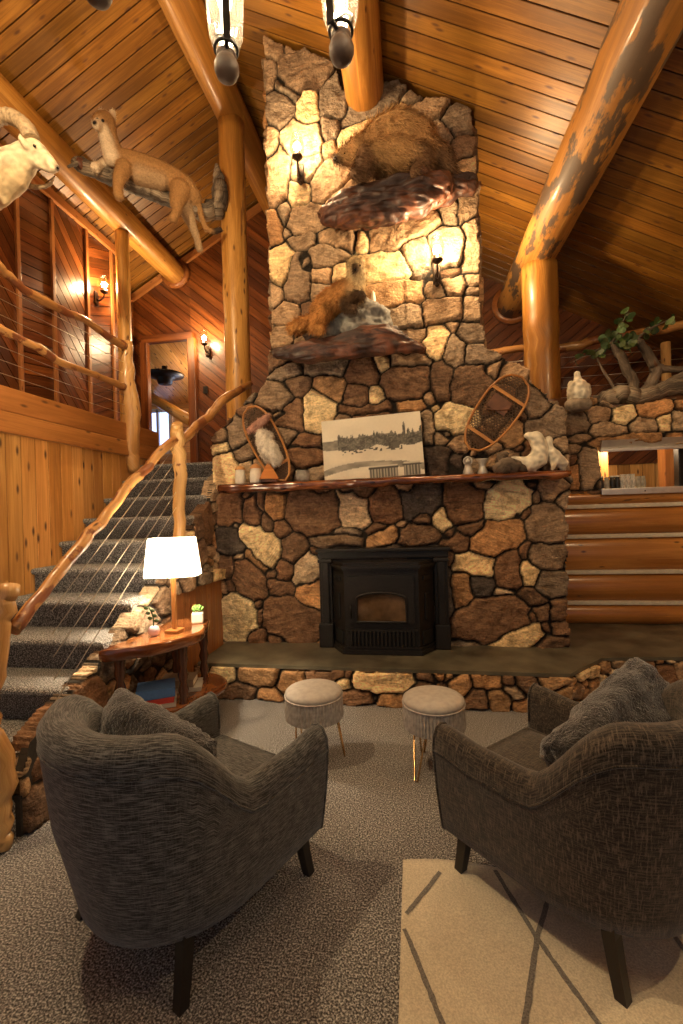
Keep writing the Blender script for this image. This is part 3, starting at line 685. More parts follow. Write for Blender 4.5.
# ================================================================ STAIRS AND RAILINGS
XS, RISE, RUN, YT = -2.0, .195, .294, 4.63
stairs = empty('staircase', (-2.5, 1.7, 0), 0, 'straight staircase covered in speckled grey carpet, climbing beside the fireplace', 'staircase')
def stepY(k): return YT-(11-k)*RUN
for k in range(1, 12):
    y, z = stepY(k), k*RISE; yb = y+RUN+.03 if k < 11 else 6.85
    xr = XS if k < 11 else -1.62
    if k == 1: xr = XS-.0
    mb = MB(); prof = [(y+.03, z-RISE-.02), (y+.03, z-.055), (y+.004, z-.045), (y-.008, z-.022), (y+.002, z-.004), (y+.03, z), (yb, z), (yb, z-RISE-.02)]
    xl = -3.02
    b1 = mb.add([(xl, p[0], p[1]) for p in prof]); b2 = mb.add([(xr, p[0], p[1]) for p in prof]); n = len(prof)
    # round the open side a little
    b3 = mb.add([(xr+.025, p[0]+(.0 if i not in (2, 3, 4) else .02), p[1]-(.03 if i in (4, 5, 6) else 0)) for i, p in enumerate(prof)])
    for i in range(n):
        j = (i+1) % n
        mb.face((b1+i, b1+j, b2+j, b2+i)); mb.face((b2+i, b2+j, b3+j, b3+i))
    mb.face(range(b1, b1+n), smooth=False); mb.face(list(range(b3, b3+n))[::-1], smooth=False)
    sub(mb.build('step', M['carpet']), stairs)
# stone cheek along the open side of the stairs
cheek = empty('stair_cheek_wall', (-1.96, 3.0, 0), 0, 'fieldstone side wall stepping up along the open side of the stairs', 'wall', None, 'structure')
cs_px = """ """
pts = [(1.93, .0), (4.42, .0), (4.42, 2.0), (4.22, 1.9), (4.10, 1.70), (3.85, 1.52), (3.6, 1.36), (3.2, 1.06), (2.8, .82), (2.5, .66), (2.2, .54), (2.0, .46), (1.93, .30)]
seeds = [(2.13, .36, .15, .19, 20, 'b'), (2.05, .10, .13, .12, 0, 'b'), (2.32, .12, .13, .13, 0, 'g'), (2.40, .42, .11, .17, 20, 'b'), (2.85, .87, .10, .08, 20, 't'), (3.05, 1.02, .12, .07, 30, 'p'), (3.25, 0.9, .12, .08, 10, 'g'),
         (3.38, 1.1, .07, .10, 0, 't'), (3.62, 1.35, .06, .12, 0, 'c'), (3.85, 1.5, .06, .14, 0, 'b'), (4.05, 1.5, .08, .2, 0, 'b'), (3.75, 1.68, .05, .09, 0, 'b'), (4.15, 1.8, .1, .1, 0, 't'), (3.9, 1.2, .1, .12, 0, 'b')]
o = stone_panel('cheek_stones', pts, (-1.95, 0, 0), (0, 1, 0), (0, 0, 1), (1, 0, 0), seeds, .012, (.05, .09), 'tggbbop', 51, .04); sub(o, cheek)
mb = MB(); b1 = mb.add([(-1.99, p[0], p[1]-.03) for p in pts]); b2 = mb.add([(-1.945, p[0], p[1]-.03) for p in pts]); n = len(pts)
mb.face(range(b1, b1+n), smooth=False); mb.face(list(range(b2, b2+n))[::-1], smooth=False)
for i in range(n): j = (i+1) % n; mb.face((b1+i, b1+j, b2+j, b2+i), smooth=False)
sub(mb.build('cheek_core', bpy.data.materials['mortar']), cheek)
# low planked side with a stone cap at the end of the hearth
mb = MB(); boards(mb, [(3.35, .0), (4.22, .0), (4.22, .93), (3.35, .93)], (-1.895, 0, 0), (0, 1, 0), (0, 0, 1), (1, 0, 0), pi/2, .105, .004, .012, .15)
pw = tag(mb.build('wall_hearth_end', M['trim']), 'short wooden plank panel under a stone cap at the left end of the hearth', 'wall', None, 'structure')
o = stone_panel('stone_cap', [(3.33, .925), (4.24, .925), (4.24, 1.03), (3.33, 1.03)], (-1.885, 0, 0), (0, 1, 0), (0, 0, 1), (1, 0, 0), [(3.55, .98, .16, .06, 0, 't'), (3.85, .98, .14, .06, 0, 'g'), (4.1, .98, .12, .06, 0, 'c')], .011, (.06, .1), 'tg', 55, .03); o.parent = pw

def branchy(mb, pts, r, seg=14, wob=.10, n=7, seed=0, fl=1.0):
    p = catmull(pts, n); rr = lerp_list(r, n) if isinstance(r, list) else [r]*len(p)
    for i in range(1, len(p)-1): p[i] = p[i]+Vector((noise.noise(Vector((i*.5, seed, 1))), noise.noise(Vector((i*.5, seed, 5))), noise.noise(Vector((i*.5, seed, 9)))))*.18*rr[i]*2
    mb.tube(p, rr, seg, wob=wob, seed=seed, fl=fl)
rail = empty('stair_railing', (XS+.05, 1.9, 0), 0, 'peeled gnarled log handrail with steel cables, between two log newels on the stairs', 'stair railing')
XN = -1.95
mb = MB(); branchy(mb, [(-1.99, 1.84, 0), (-1.995, 1.85, .16), (-1.975, 1.86, .40), (-2.02, 1.82, .62), (-1.985, 1.85, .85), (-1.975, 1.88, 1.08), (-1.95, 1.90, 1.24)], [.060, .062, .054, .060, .050, .050, .052], 18, .10, 7, 3)
sub(mb.build('newel_post', M['gnarl']), rail)
mb = MB(); branchy(mb, [(-1.95, 3.56, 1.05), (-1.955, 3.55, 1.5), (-1.94, 3.56, 1.95), (-1.955, 3.55, 2.2), (-1.95, 3.55, 2.34)], [.05, .05, .052, .062, .045], 18, .08, 7, 4)
sub(mb.build('newel_post', M['gnarl']), rail)
a, b2 = atX(33, 606, XN), atX(178, 440, XN)
hr = [atX(x, y, XN) for x, y in ((13, 630), (48, 586), (85, 540), (113, 507), (130, 483), (145, 470), (160, 452), (180, 436))]
mb = MB(); branchy(mb, hr, [.036, .033, .036, .031, .035, .033, .036, .034], 14, .08, 6, 8); sub(mb.build('handrail', M['rail']), rail)
hr2 = [(-1.95, 3.57, 2.30), (-1.95, 3.70, 2.33), (-1.93, 3.95, 2.48), (-1.96, 4.25, 2.60), (-1.90, 4.55, 2.80), (-1.80, 4.75, 2.86), (-1.72, 5.0, 2.95)]
hr2 = [atX(x, y, XN) for x, y in ((181, 442), (195, 428), (210, 415))] + [atX(x, y, -1.85) for x, y in ((222, 401), (238, 391), (250, 384), (262, 381), (275, 379))]
mb = MB(); branchy(mb, [hr2[0], hr2[1], hr2[2]]+hr2[3:6], [.04, .042, .044, .045, .040, .036], 14, .14, 6, 12); sub(mb.build('handrail', M['rail']), rail)
for q in range(5):
    o0 = Vector((0, .02+.0*q, -.14-.125*q)); p1, p2 = hr[1]+o0, Vector((XN, 3.50, hr[-1].z-.14-.125*q+.03))
    mb = MB(); mb.tube([p1, p1.lerp(p2, .5), p2], .0026, 6); sub(mb.build('cable', M['cable']), rail)
# balcony railing
bal = empty('balcony_railing', (-3.0, 3.0, 2.5), 0, 'gnarled log balcony railing on the left with two twisted rails and thin cables', 'balcony railing')
mb = MB(); branchy(mb, [(-2.98, 4.50, 2.06), (-3.0, 4.47, 2.3), (-2.985, 4.47, 2.75), (-3.01, 4.45, 3.1), (-2.99, 4.45, 3.46)], [.055, .085, .09, .08, .045], 16, .12, 6, 21); sub(mb.build('newel_post', M['gnarl']), bal)
for pts, r in (([(-40, 240), (0, 268), (22, 288), (45, 301), (65, 312), (85, 320), (105, 334), (124, 346)], .036), ([(-40, 306), (0, 329), (20, 339), (42, 350), (60, 362), (85, 371), (105, 379), (124, 387)], .032)):
    mb = MB(); branchy(mb, [atX(x, y, -3.0) for x, y in pts], [r, r*1.1, r*.9, r*1.15, r, r*.85, r, r*1.2], 12, .14, 6, int(r*1000)); sub(mb.build('rail', M['rail']), bal)
for z in (2.66, 2.76, 2.86, 2.96, 3.1, 3.22, 3.32):
    mb = MB(); mb.tube([(-3.0, 1.0, z), (-3.0, 2.7, z), (-3.0, 4.45, z)], .003, 6); sub(mb.build('cable', M['cable']), bal)
lrail = empty('loft_railing', (2.0, 5.6, 2.4), 0, 'peeled log rail with thin cables on the dark loft, passing behind the right-hand post', 'loft railing')
lp = [atY(x, y, 5.75) for x, y in ((470, 357), (490, 354), (515, 349), (545, 350), (575, 346), (600, 339), (635, 334), (665, 329), (690, 324))]
lp += [Vector((3.9, 5.75, lp[-1].z+.02)), Vector((4.6, 5.75, lp[-1].z))]
mb = MB(); branchy(mb, lp, [.05, .05, .045, .05, .055, .05, .05, .055, .05, .05, .05], 12, .15, 5, 33); sub(mb.build('rail', M['rail']), lrail)
for z in (2.60, 2.72, 2.84, 2.96, 3.08, 3.2, 3.32):
    mb = MB(); mb.tube([(.7, 5.75, z), (2.6, 5.75, z), (4.6, 5.75, z)], .0035, 6); sub(mb.build('cable', M['cable']), lrail)
for x in (.85, 2.95, 4.4):
    mb = MB(); mb.tube([(x, 5.75, 2.4), (x, 5.75, 3.4)], .05, 10, wob=.1); sub(mb.build('rail_post', M['gnarl']), lrail)

# ================================================================ STOVE INSERT
st = empty('stove_insert', (-.295, 4.2, .295), 0, 'black cast iron stove insert with arched glass door in the stone fireplace', 'stove')
xa, xb, za, zb = -.885, .295, .297, 1.205; xc = (xa+xb)/2; ys = 4.185
def part(mb, name, mat, par=st): return sub(mb.build(name, mat), par)
mb = MB()
mb.box((xc, ys, zb-.045), (xb-xa+.02, .10, .09), bev=.01); mb.box((xc, ys-.015, zb-.012), (xb-xa+.05, .13, .03), bev=.008); mb.box((xc, ys+.02, zb-.14), (xb-xa-.2, .05, .12))
for x in (xa+.06, xb-.06):
    mb.box((x, ys, (za+zb)/2-.04), (.12, .10, zb-za-.10), bev=.008); mb.box((x, ys-.03, (za+zb)/2), (.07, .08, zb-za-.25), bev=.012)
    mb.box((x, ys-.03, za+.11), (.135, .13, .22), bev=.01); mb.box((x, ys-.02, zb-.11), (.135, .12, .03), bev=.008)
mb.box((xc, ys+.05, .72), (1.1, .04, .8))
part(mb, 'surround', M['stove'])
# bay body: front x0..x1 at yf, sides splayed back
fx0, fx1, yf, bx0, bx1, yb = xc-.325, xc+.325, 3.94, xc-.46, xc+.46, 4.15
def bay(mb, z0, z1, grow=0.0):
    pr = [(bx0-grow, yb), (fx0-grow*.6, yf-grow), (fx1+grow*.6, yf-grow), (bx1+grow, yb)]
    b1 = mb.add([(x, y, z0) for x, y in pr]); b2 = mb.add([(x, y, z1) for x, y in pr])
    for i in range(4): j = (i+1) % 4; mb.face((b1+i, b1+j, b2+j, b2+i), smooth=False)
    mb.face((b1+3, b1+2, b1+1, b1), smooth=False); mb.face((b2, b2+1, b2+2, b2+3), smooth=False)
mb = MB(); bay(mb, .30, .335, .035); bay(mb, .335, .36, .02); bay(mb, .36, 1.03); bay(mb, 1.03, 1.05, .02); bay(mb, 1.05, 1.075, .035); bay(mb, 1.075, 1.10, .01)
part(mb, 'body', M['stove'])
mb = MB()   # door with arched opening
ow, oh0, oh1, dz0, dz1, dw = .215, .585, .84, .52, .985, .285
arch = [(xc-ow, oh0), (xc+ow, oh0), (xc+ow, oh1-.055)]+[(xc+ow*cos(t), oh1-.055+.055*sin(t)) for t in [pi*k/14 for k in range(1, 14)]]+[(xc-ow, oh1-.055)]
def outer(p):
    x, z = p; dx, dz = x-xc, z-.72; s = max(abs(dx)/dw, abs(dz)/((dz1-dz0)/2)); return (xc+dx/s, (dz0+dz1)/2+dz/s*1.0)
oo = [outer((x, z)) for x, z in arch]; n = len(arch)
b1 = mb.add([(x, yf-.03, z) for x, z in arch]); b2 = mb.add([(x, yf-.03, z) for x, z in oo]); b3 = mb.add([(x, yf, z) for x, z in oo]); b4 = mb.add([(x, yf-.004, z) for x, z in arch])
for i in range(n):
    j = (i+1) % n
    mb.face((b1+i, b1+j, b2+j, b2+i), smooth=False); mb.face((b2+i, b2+j, b3+j, b3+i), smooth=False); mb.face((b4+i, b4+j, b1+j, b1+i), smooth=False)
mb.tube([(x, yf-.035, z) for x, z in arch], .011, 8, closed=True)
dr = part(mb, 'door', M['stove'])
mb = MB(); b1 = mb.add([(x, yf-.008, z) for x, z in arch]); mb.face(range(b1, b1+n), smooth=False); g = mb.build('door_glass', M['stove_glass'], dr); tag(g, 'smoky arched glass of the stove door')
mb = MB(); mb.tube([(xc-.262, yf-.05, .62), (xc-.262, yf-.06, .68), (xc-.262, yf-.05, .74)], .009, 8); mb.build('handle', M['black_iron'], dr)
mb = MB()
for i in range(17): mb.box((xc-.27+i*.54/16, yf-.016, .435), (.018, .03, .13), bev=.004)
mb.box((xc, yf-.012, .508), (.62, .03, .018)); mb.box((xc, yf-.012, .362), (.62, .03, .018))
part(mb, 'bottom_grille', M['stove'])
mb = MB()
for i in range(10): mb.box((xc-.20+i*.40/9, yf-.005, .958), (.032, .02, .018), bev=.003)
vb_ = plain('vent_black', (.004, .004, .004), .6); part(mb, 'vent_slots', vb_)
for i in (0, 1):
    a = atan2(yb-yf, bx1-fx1); x = (fx1+bx1)/2 if i else (fx0+bx0)/2; y = (yf+yb)/2; rz_ = a if i else -a; mb = MB()
    mb.box((x, y-.008, .70), (.06, .02, .24), rz=rz_, bev=.01); mb.box((x, y-.008, .95), (.10, .02, .04), rz=rz_, bev=.006); mb.box((x, y-.008, .43), (.16, .02, .12), rz=rz_, bev=.006)
    part(mb, 'side_vent', vb_)

# ================================================================ MANTEL AND WHAT STANDS ON IT
mp_top = [atY(x, y, 4.02) for x, y in ((217, 489), (250, 487), (285, 485), (330, 484), (375, 481), (420, 478), (460, 474), (500, 473), (530, 472), (566, 469))]
ZM = 1.845
mb = MB(); rows = []
for i in range(61):
    x = -1.80+i*(1.31+1.80)/60; w = .035*noise.noise(Vector((x*3, 1, 0)))+.022*noise.noise(Vector((x*11, 4, 0))); lo = .020*noise.noise(Vector((x*8, 9, 0)))
    zb_ = 1.758+lo+ (.0 if x < -.2 else .02); f = 3.985+w-(.03 if abs(x+.3) < .25 else 0)
    rows.append([(x, 4.27, ZM), (x, f+.03, ZM), (x, f+.004, ZM-.012), (x, f-.004+.008*noise.noise(Vector((x*17, 2, 3))), ZM-.04), (x, f+.008, zb_+.012), (x, f+.03, zb_), (x, 4.27, zb_+.01)])
mb.quadgrid(rows, uvs=lambda i, j: (i*.05, j*.04), closed=True, capends=True)
tag(mb.build('mantel_shelf', M['mantel']), 'long live-edge reddish wooden mantel shelf across the stone fireplace', 'shelf')

# monochrome winter photograph on canvas, leaning on the stones
c0, c1, c2, c3 = [atY(*p, 4.08) for p in ((322, 418), (422, 409), (426, 472), (323, 480))]
pw_, ph_ = (c1-c0).length, .63*(c1-c0).length
NX, NZ = 150, 92
uu, vv = np.meshgrid(np.linspace(0, 1, NX), np.linspace(0, 1, NZ), indexing='ij')
g = .86-.10*vv*0+.05*vnoise(uu, vv, 4, 3)
hill = .66+.03*vnoise(uu, vv*0, 5, 8)+.07*uu*.4
tree_h = .60+.12*np.abs(vnoise(uu, vv*0, 23, 5))+.06*np.abs(vnoise(uu, vv*0, 58, 6))+.03*uu
tree_h = np.where(np.abs(uu-.83) < .014, .88-6*np.abs(uu-.83), tree_h); tree_h = np.where(np.abs(uu-.53) < .014, .76-5*np.abs(uu-.53), tree_h); tree_h = np.where(np.abs(uu-.61) < .012, .74-5*np.abs(uu-.61), tree_h)
g = np.where((vv < hill) & (vv > .5), .42+.1*vnoise(uu, vv, 30, 9), g)
treez = (vv < tree_h) & (vv > .50+.04*vnoise(uu, vv*0, 9, 7)) & (uu > .16)
g = np.where(treez, .22+.22*np.abs(vnoise(uu, vv, 50, 11))+.1*vnoise(uu, vv, 17, 2), g)
snow = vv <= .50+.03*vnoise(uu, vv*0, 9, 7)
g = np.where(snow, .84+.05*vnoise(uu, vv, 9, 12), g)
g = np.where((np.abs(vv-.445-.02*uu) < .035) & (vnoise(uu, vv, 44, 13) > .12) & (uu > .2) & (uu < .8), .22, g)
g = np.where((np.abs(uu-.74) < .035) & (np.abs(vv-.49) < .05), .28, g)
sh = .10+.12*np.sin(uu*3.1+.3)+.05*uu
g = np.where((vv < sh+.05+.02*vnoise(uu, vv, 6, 14)) & (vv > sh-.05), .50+.15*vnoise(uu, vv, 14, 15), g)
for x0, x1, h in ((.46, .74, .15), (.80, .965, .17)):
    g = np.where((uu > x0) & (uu < x1) & (vv < h), .40+.14*np.sign(np.sin(uu*210)), g); g = np.where((uu > x0-.01) & (uu < x1+.01) & (np.abs(vv-h) < .016), .20, g); g = np.where((uu > x0) & (uu < x1) & (np.abs(vv-h-.03) < .012), .75, g)
g = np.clip(g, .05, .95)**1.7
pic = empty('winter_photograph', (c3+c2)/2, 0, 'sepia monochrome photograph of a snowy settlement with spruce trees, leaning on the mantel', 'picture')
pic.location = (atY(374, 477, 4.08).x, 4.07, ZM+.003); pic.rotation_euler = (radians(-5), radians(-2.6), 0)
mb = MB(); mb.box((0, .012, ph_/2), (pw_, .022, ph_), bev=.002); e = mb.build('canvas', M['paper'], pic)
me = bpy.data.meshes.new('print'); q = np.arange(NX*NZ).reshape(NX, NZ)
fs = np.stack([q[:-1, :-1], q[1:, :-1], q[1:, 1:], q[:-1, 1:]], -1).reshape(-1, 4)
me.from_pydata(np.stack([(uu-.5)*pw_*.998, 0*uu-.0006, vv*ph_*.998+.0005], -1).reshape(-1, 3).tolist(), [], fs.tolist())
ca = me.color_attributes.new('Col', 'FLOAT_COLOR', 'POINT'); ca.data.foreach_set('color', np.stack([g*1.0, g*.90, g*.70, g*0+1], -1).ravel())
me.materials.append(M['matte_col']); o = bpy.data.objects.new('print', me); C.objects.link(o); o.parent = pic

def snowshoe(name, tip, tail, wid, y0, y1, label, hd=.35):
    """tip/tail in face coordinates (x, z); built flat then leaned on the wall"""
    t = empty(name, (tail[0], y1, tail[1]), 0, label, 'snowshoe', 'snowshoes on the mantel')
    T, B = Vector((tip[0], y0, tip[1])), Vector((tail[0], y1, tail[1])); ax = T-B; L = ax.length; ax /= L
    sd = ax.cross(Vector((0, 1, 0))).normalized()
    P = lambda s, w, o=0: B+ax*(s*L)+sd*(w*wid/2)+Vector((0, -o, 0))
    prof = lambda s: (max(0, 1-abs(2*s-1)**2.6))**.5*(.86+.20*s)
    ring = [P(s, prof(s)) for s in [k/24 for k in range(25)]]+[P(s, -prof(s)) for s in [1-k/24 for k in range(1, 24)]]
    mb = MB(); mb.tube(ring, .011, 8, closed=True); sub(mb.build('frame', M['rail_wood']), t)
    for s in (.2, .74):
        mb = MB(); mb.box(P(s, 0, .004), (wid*prof(s)*.98, .012, .030), M=Matrix((sd, Vector((0, 1, 0)), ax)).transposed(), bev=.003); sub(mb.build('crossbar', M['rail_wood']), t)
    mb = MB(); nn = 26
    for k in range(-nn, nn):
        for dirn in (1, -1):
            pts = []
            for e in range(41):
                s = .03+e*.94/40; w = dirn*(s-.5)*3.6+k*.17
                if abs(w) < prof(s)*.98: pts.append(P(s, w, .001*dirn))
            if len(pts) > 1: mb.tube(pts, .0030, 4, cap=False)
    for e in range(30):
        s = .06+e*.88/29; mb.tube([P(s, -prof(s)), P(s, 0), P(s, prof(s))], .0028, 4, cap=False)
    n_ = sub(mb.build('webbing', M['webbing']), t)
    if hd:
        mb = MB(); mb.box(P(.60, .1, .012), (wid*.5, .006, L*.17), M=Matrix((sd, Vector((0, 1, 0)), ax)).transposed(), bev=.002); mb.tube([P(.62, -.5, .014), P(.52, .1, .02), P(.48, .5, .014)], .006, 6)
        sub(mb.build('toe_strap', M['leather']), t)
    return t
M['rail_wood'] = wood('bent_ash', (.38, .15, .035), (.60, .28, .08), along=2, cross=30, gloss=.35, knots=0)
M['webbing'] = plain('webbing', (.10, .055, .028), .6)
a, b2 = atY(520, 377, 4.15), atY(472, 449, 4.0)
snowshoe('snowshoe', (atY(522, 377, 4.16).x, atY(522, 377, 4.16).z), (atY(470, 449, 4.11).x, atY(470, 449, 4.11).z), .36, 4.16, 4.11, 'snowshoe leaning on the stones at the right of the mantel, above small candle lamps')
snowshoe('snowshoe', (atY(248, 407, 4.15).x, atY(248, 407, 4.15).z), (atY(286, 476, 4.08).x, ZM+.015), .30, 4.16, 4.06, 'snowshoe standing at the left end of the mantel behind a furry white piece', 0)

def lathe_item(name, prof, loc, mat, label, cat, group=None, seg=20, col=(1, 1, 1)):
    mb = MB(); mb.lathe(prof, seg, (0, 0, 0), col); o = mb.build(name, mat); o.location = loc
    return tag(o, label, cat, group)
def on_mantel(px, y): p = atY(px, 484, y); return (p.x, y, ZM+.001)
for i, (px, lb, h, w) in enumerate(((241.5, 'white jar with an orange lid at the far left end of the mantel', .175, .052), (257, 'white jar with an orange lid beside the orange wooden pyramid', .185, .058))):
    j = empty('lidded_jar', on_mantel(px-1, 4.08), .3, lb, 'jar', 'white jars on the mantel')
    mb = MB(); mb.lathe([(w*.85, 0), (w, .012), (w*.95, h*.5), (w*.85, h*.72), (w*.9, h*.75)], 18); mb.build('jar_body', M['white_ceramic'], j)
    mb = MB(); mb.lathe([(w*.95, h*.75), (w*.97, h*.80), (w*.6, h*.92), (w*.15, h), (0.001, h*1.01)], 18); mb.build('lid', M['terracotta'] if 'terracotta' in M else M.setdefault('terracotta', plain('terracotta', (.55, .27, .09), .6)), j)
py = empty('wooden_pyramid', on_mantel(269, 4.05), .35, 'small orange wooden pyramid on the left part of the mantel', 'pyramid')
mb = MB(); s = .088; b1 = mb.add([(-s, -s, .03), (s, -s, .03), (s, s, .03), (-s, s, .03), (0, 0, .205)]); [mb.face((b1+i, b1+(i+1) % 4, b1+4), [(0, 0), (.2, 0), (.1, .2)], smooth=False) for i in range(4)]; mb.face((b1+3, b1+2, b1+1, b1), smooth=False)
mb.build('pyramid_body', M['orange_wood'] if 'orange_wood' in M else M.setdefault('orange_wood', wood('orange_wood', (.50, .17, .03), (.66, .27, .06), gloss=.5, knots=0)), py)
mb = MB(); mb.box((0, 0, .015), (.15, .15, .03), bev=.004); mb.build('base', M['burl'], py)
lathe_item('stone_pot', [(.05, 0), (.062, .01), (.066, .06), (.058, .085), (.066, .10), (.052, .10), (.046, .03), (.001, .03)], on_mantel(303, 4.09), M['stone_grey'], 'small round grey stoneware pot left of the winter photograph', 'pot')
# pair of little candle lamps under the right snowshoe
k1 = empty('candle_lamp', on_mantel(468.5, 4.05), 0, 'small pewter lamp with a round ring top under the right snowshoe', 'candle lamp', 'small lamps on the mantel')
mb = MB(); mb.lathe([(.045, 0), (.047, .012), (.030, .06), (.028, .085), (.034, .09)], 18); mb.build('base', M['pewter'] if 'pewter' in M else M.setdefault('pewter', plain('pewter', (.52, .48, .42), .4, .5)), k1)
mb = MB(); mb.tube([(.034*cos(t), -.0, .115+.034*sin(t)) for t in [2*pi*q/20 for q in range(20)]], .008, 8, closed=True); mb.ball((0, 0, .115), .026, 12); mb.build('ring_top', M['pewter'], k1)
k2 = empty('candle_lamp', on_mantel(483, 4.05), 0, 'small pewter goblet-shaped lamp with a flared top under the right snowshoe', 'candle lamp', 'small lamps on the mantel')
mb = MB(); mb.lathe([(.042, 0), (.045, .012), (.027, .055), (.026, .08), (.05, .118), (.052, .128), (.04, .128), (.02, .09), (.001, .09)], 18); mb.build('goblet', M['pewter'], k2)

# ================================================================ LAMPS
def point(loc, w, c=(1, .69, .37), r=.04, par=None):
    l = bpy.data.lights.new('lamp_light', 'POINT'); l.energy = w; l.color = c; l.shadow_soft_size = r
    o = bpy.data.objects.new('lamp_light', l); C.objects.link(o); o.location = loc
    if par is not None: sub(o, par)
    return o
def sconce(loc, out, label, w, s=1.0):
    """loc: centre of the bulb; out: unit vector from the wall"""
    t = empty('wall_sconce', loc, 0, label, 'wall lamp', 'wall sconces'); loc = Vector(loc); out = Vector(out); wl = loc-out*.13*s
    mb = MB(); mb.box(wl+Vector((0, 0, -.16*s))+out*.012, (.07*s if abs(out.y) > .5 else .024, .024 if abs(out.y) > .5 else .07*s, .17*s), bev=.01); mb.ball(wl+Vector((0, 0, -.25*s))+out*.02, .022*s, 10); sub(mb.build('back_plate', M['iron_bronze']), t)
    mb = MB(); mb.tube(catmull([wl+Vector((0, 0, -.17*s)), wl+out*.06*s+Vector((0, 0, -.20*s)), wl+out*.12*s+Vector((0, 0, -.16*s)), wl+out*.13*s+Vector((0, 0, -.10*s))], 5), .010*s, 8); sub(mb.build('arm', M['iron_bronze']), t)
    mb = MB(); mb.lathe([(.012*s, -.12*s), (.045*s, -.10*s), (.05*s, -.085*s), (.03*s, -.08*s), (.028*s, -.045*s)], 16, loc); sub(mb.build('lamp_cup', M['iron_bronze']), t)
    mb = MB(); mb.ball(loc, .034*s, 16, sc=(1, 1, 1.25)); sub(mb.build('bulb', M['bulb']), t)
    mb = MB(); mb.lathe([(.035*s, -.08*s), (.062*s, -.04*s), (.068*s, .01*s), (.052*s, .07*s), (.046*s, .11*s)], 20, loc); sub(mb.build('glass_chimney', M['clear_glass']), t)
    point(loc+out*.06, w, r=.05, par=t)
sconce(atY(297, 147, 4.05), (0, -1, 0), 'wall sconce glowing on the upper left of the stone chimney beside the wolverine mount', 36)
sconce(atY(437, 250, 4.05), (0, -1, 0), 'wall sconce glowing on the right of the stone chimney below the wolverine mount', 40)
sconce(atX(104, 285, -3.97), (1, 0, 0), 'wall sconce glowing on the slanting cedar wall beside the slim balcony post', 45)
sconce(atY(204, 338, 6.68), (0, -1, 0), 'wall sconce glowing right of the upstairs doorway', 52)
sconce((.755, 5.03, 4.15), (1, 0, 0), 'wall sconce hidden round the right flank of the stone chimney', 34, .7)

ch = empty('chandelier', (-.39, 1.05, 3.25), 0, 'ring chandelier of glass hurricane lamps with turned wooden finials at the top', 'chandelier')
mb = MB(); mb.tube([(-.39+.53*cos(t), 1.05+.53*sin(t), 3.78) for t in [2*pi*q/48 for q in range(48)]], .035, 10, closed=True); sub(mb.build('ring', M['beam_dark']), ch)
mb = MB()
for q in range(3): mb.tube([(-.39+.53*cos(2*pi*q/3), 1.05+.53*sin(2*pi*q/3), 3.8), (-.39, 1.05, 4.6)], .008, 8)
mb.tube([(-.39, 1.05, 4.6), (-.39, 1.05, roofz(-.39))], .012, 8); sub(mb.build('chain', M['black_iron']), ch)
for q in range(8):
    t = radians(69.5+45*q); x, y = -.39+.545*cos(t), 1.05+.545*sin(t); b = Vector((x, y, 3.16)); dz = Vector((0, 0, 1)); rd = Vector((cos(t), sin(t), 0)); tg = Vector((-sin(t), cos(t), 0))
    mb = MB(); mb.lathe([(.001, -.045), (.020, -.041), (.036, -.027), (.044, -.006), (.044, .010), (.036, .030), (.026, .038), (.034, .044), (.036, .05), (.026, .06)], 20, b); sub(mb.build('wooden_finial', M['finial'] if 'finial' in M else M.setdefault('finial', plain('finial', (.05, .026, .015), .6, 0, .3, 25, .1, .05))), ch)
    mb = MB(); mb.lathe([(.022, .05), (.046, .075), (.060, .12), (.066, .2), (.066, .50), (.060, .54)], 24, b); sub(mb.build('glass_shade', M['seeded_glass']), ch)
    mb = MB(); mb.box(b-rd*.073+dz*.33, (.008, .026, .60), rz=t, bev=.002); mb.tube([b-rd*.071+dz*.04, b-rd*.04+dz*.05, b+dz*.05], .009, 6)
    mb.tube([b+Vector((.040*cos(a), .040*sin(a), .068)) for a in [2*pi*e/20 for e in range(20)]], .006, 6, closed=True)
    mb.tube([b-tg*.04+dz*.066, b-tg*.045+dz*.10, b-tg*.02+dz*.12, b+tg*.02+dz*.12, b+tg*.045+dz*.10, b+tg*.04+dz*.066], .005, 6); sub(mb.build('iron_strap', M['black_iron']), ch)
    mb = MB(); mb.ball(b+dz*.25, .026, 14, sc=(1, 1, 1.5)); mb.lathe([(.016, .12), (.016, .22)], 10, b, (1, 1, 1)); sub(mb.build('bulb', M['bulb_dim']), ch)
    point(b+dz*.25, 44, (1, .73, .42), .03, ch)

def pendant(x, y, z, w, label):  # unseen lamp added out of frame to brighten stairs and log wall
    t = empty('added_pendant_lamp', (x, y, z), 0, label, 'pendant lamp', 'added pendant lamps outside the picture')
    mb = MB(); mb.tube([(x, y, z+.12), (x, y, roofz(x))], .008, 8); sub(mb.build('rod', M['black_iron']), t)
    mb = MB(); mb.lathe([(.03, .14), (.05, .12), (.05, .06), (.02, .05)], 16, (x, y, z)); sub(mb.build('cap', M['black_iron']), t)
    mb = MB(); mb.ball((x, y, z), .05, 14); sub(mb.build('bulb', M['bulb_dim']), t)
    mb = MB(); mb.lathe([(.05, .07), (.09, .02), (.09, -.10), (.06, -.16)], 20, (x, y, z)); sub(mb.build('glass_shade', M['clear_glass']), t)
    point((x, y, z-.07), w, (1, .72, .40), .06, t)
pendant(-2.35, 1.7, 4.75, 200, 'added pendant lamp above the lower stairs, outside the top left of the picture')
pendant(2.9, 1.7, 4.0, 75, 'added pendant lamp over the right side of the room, outside the picture')

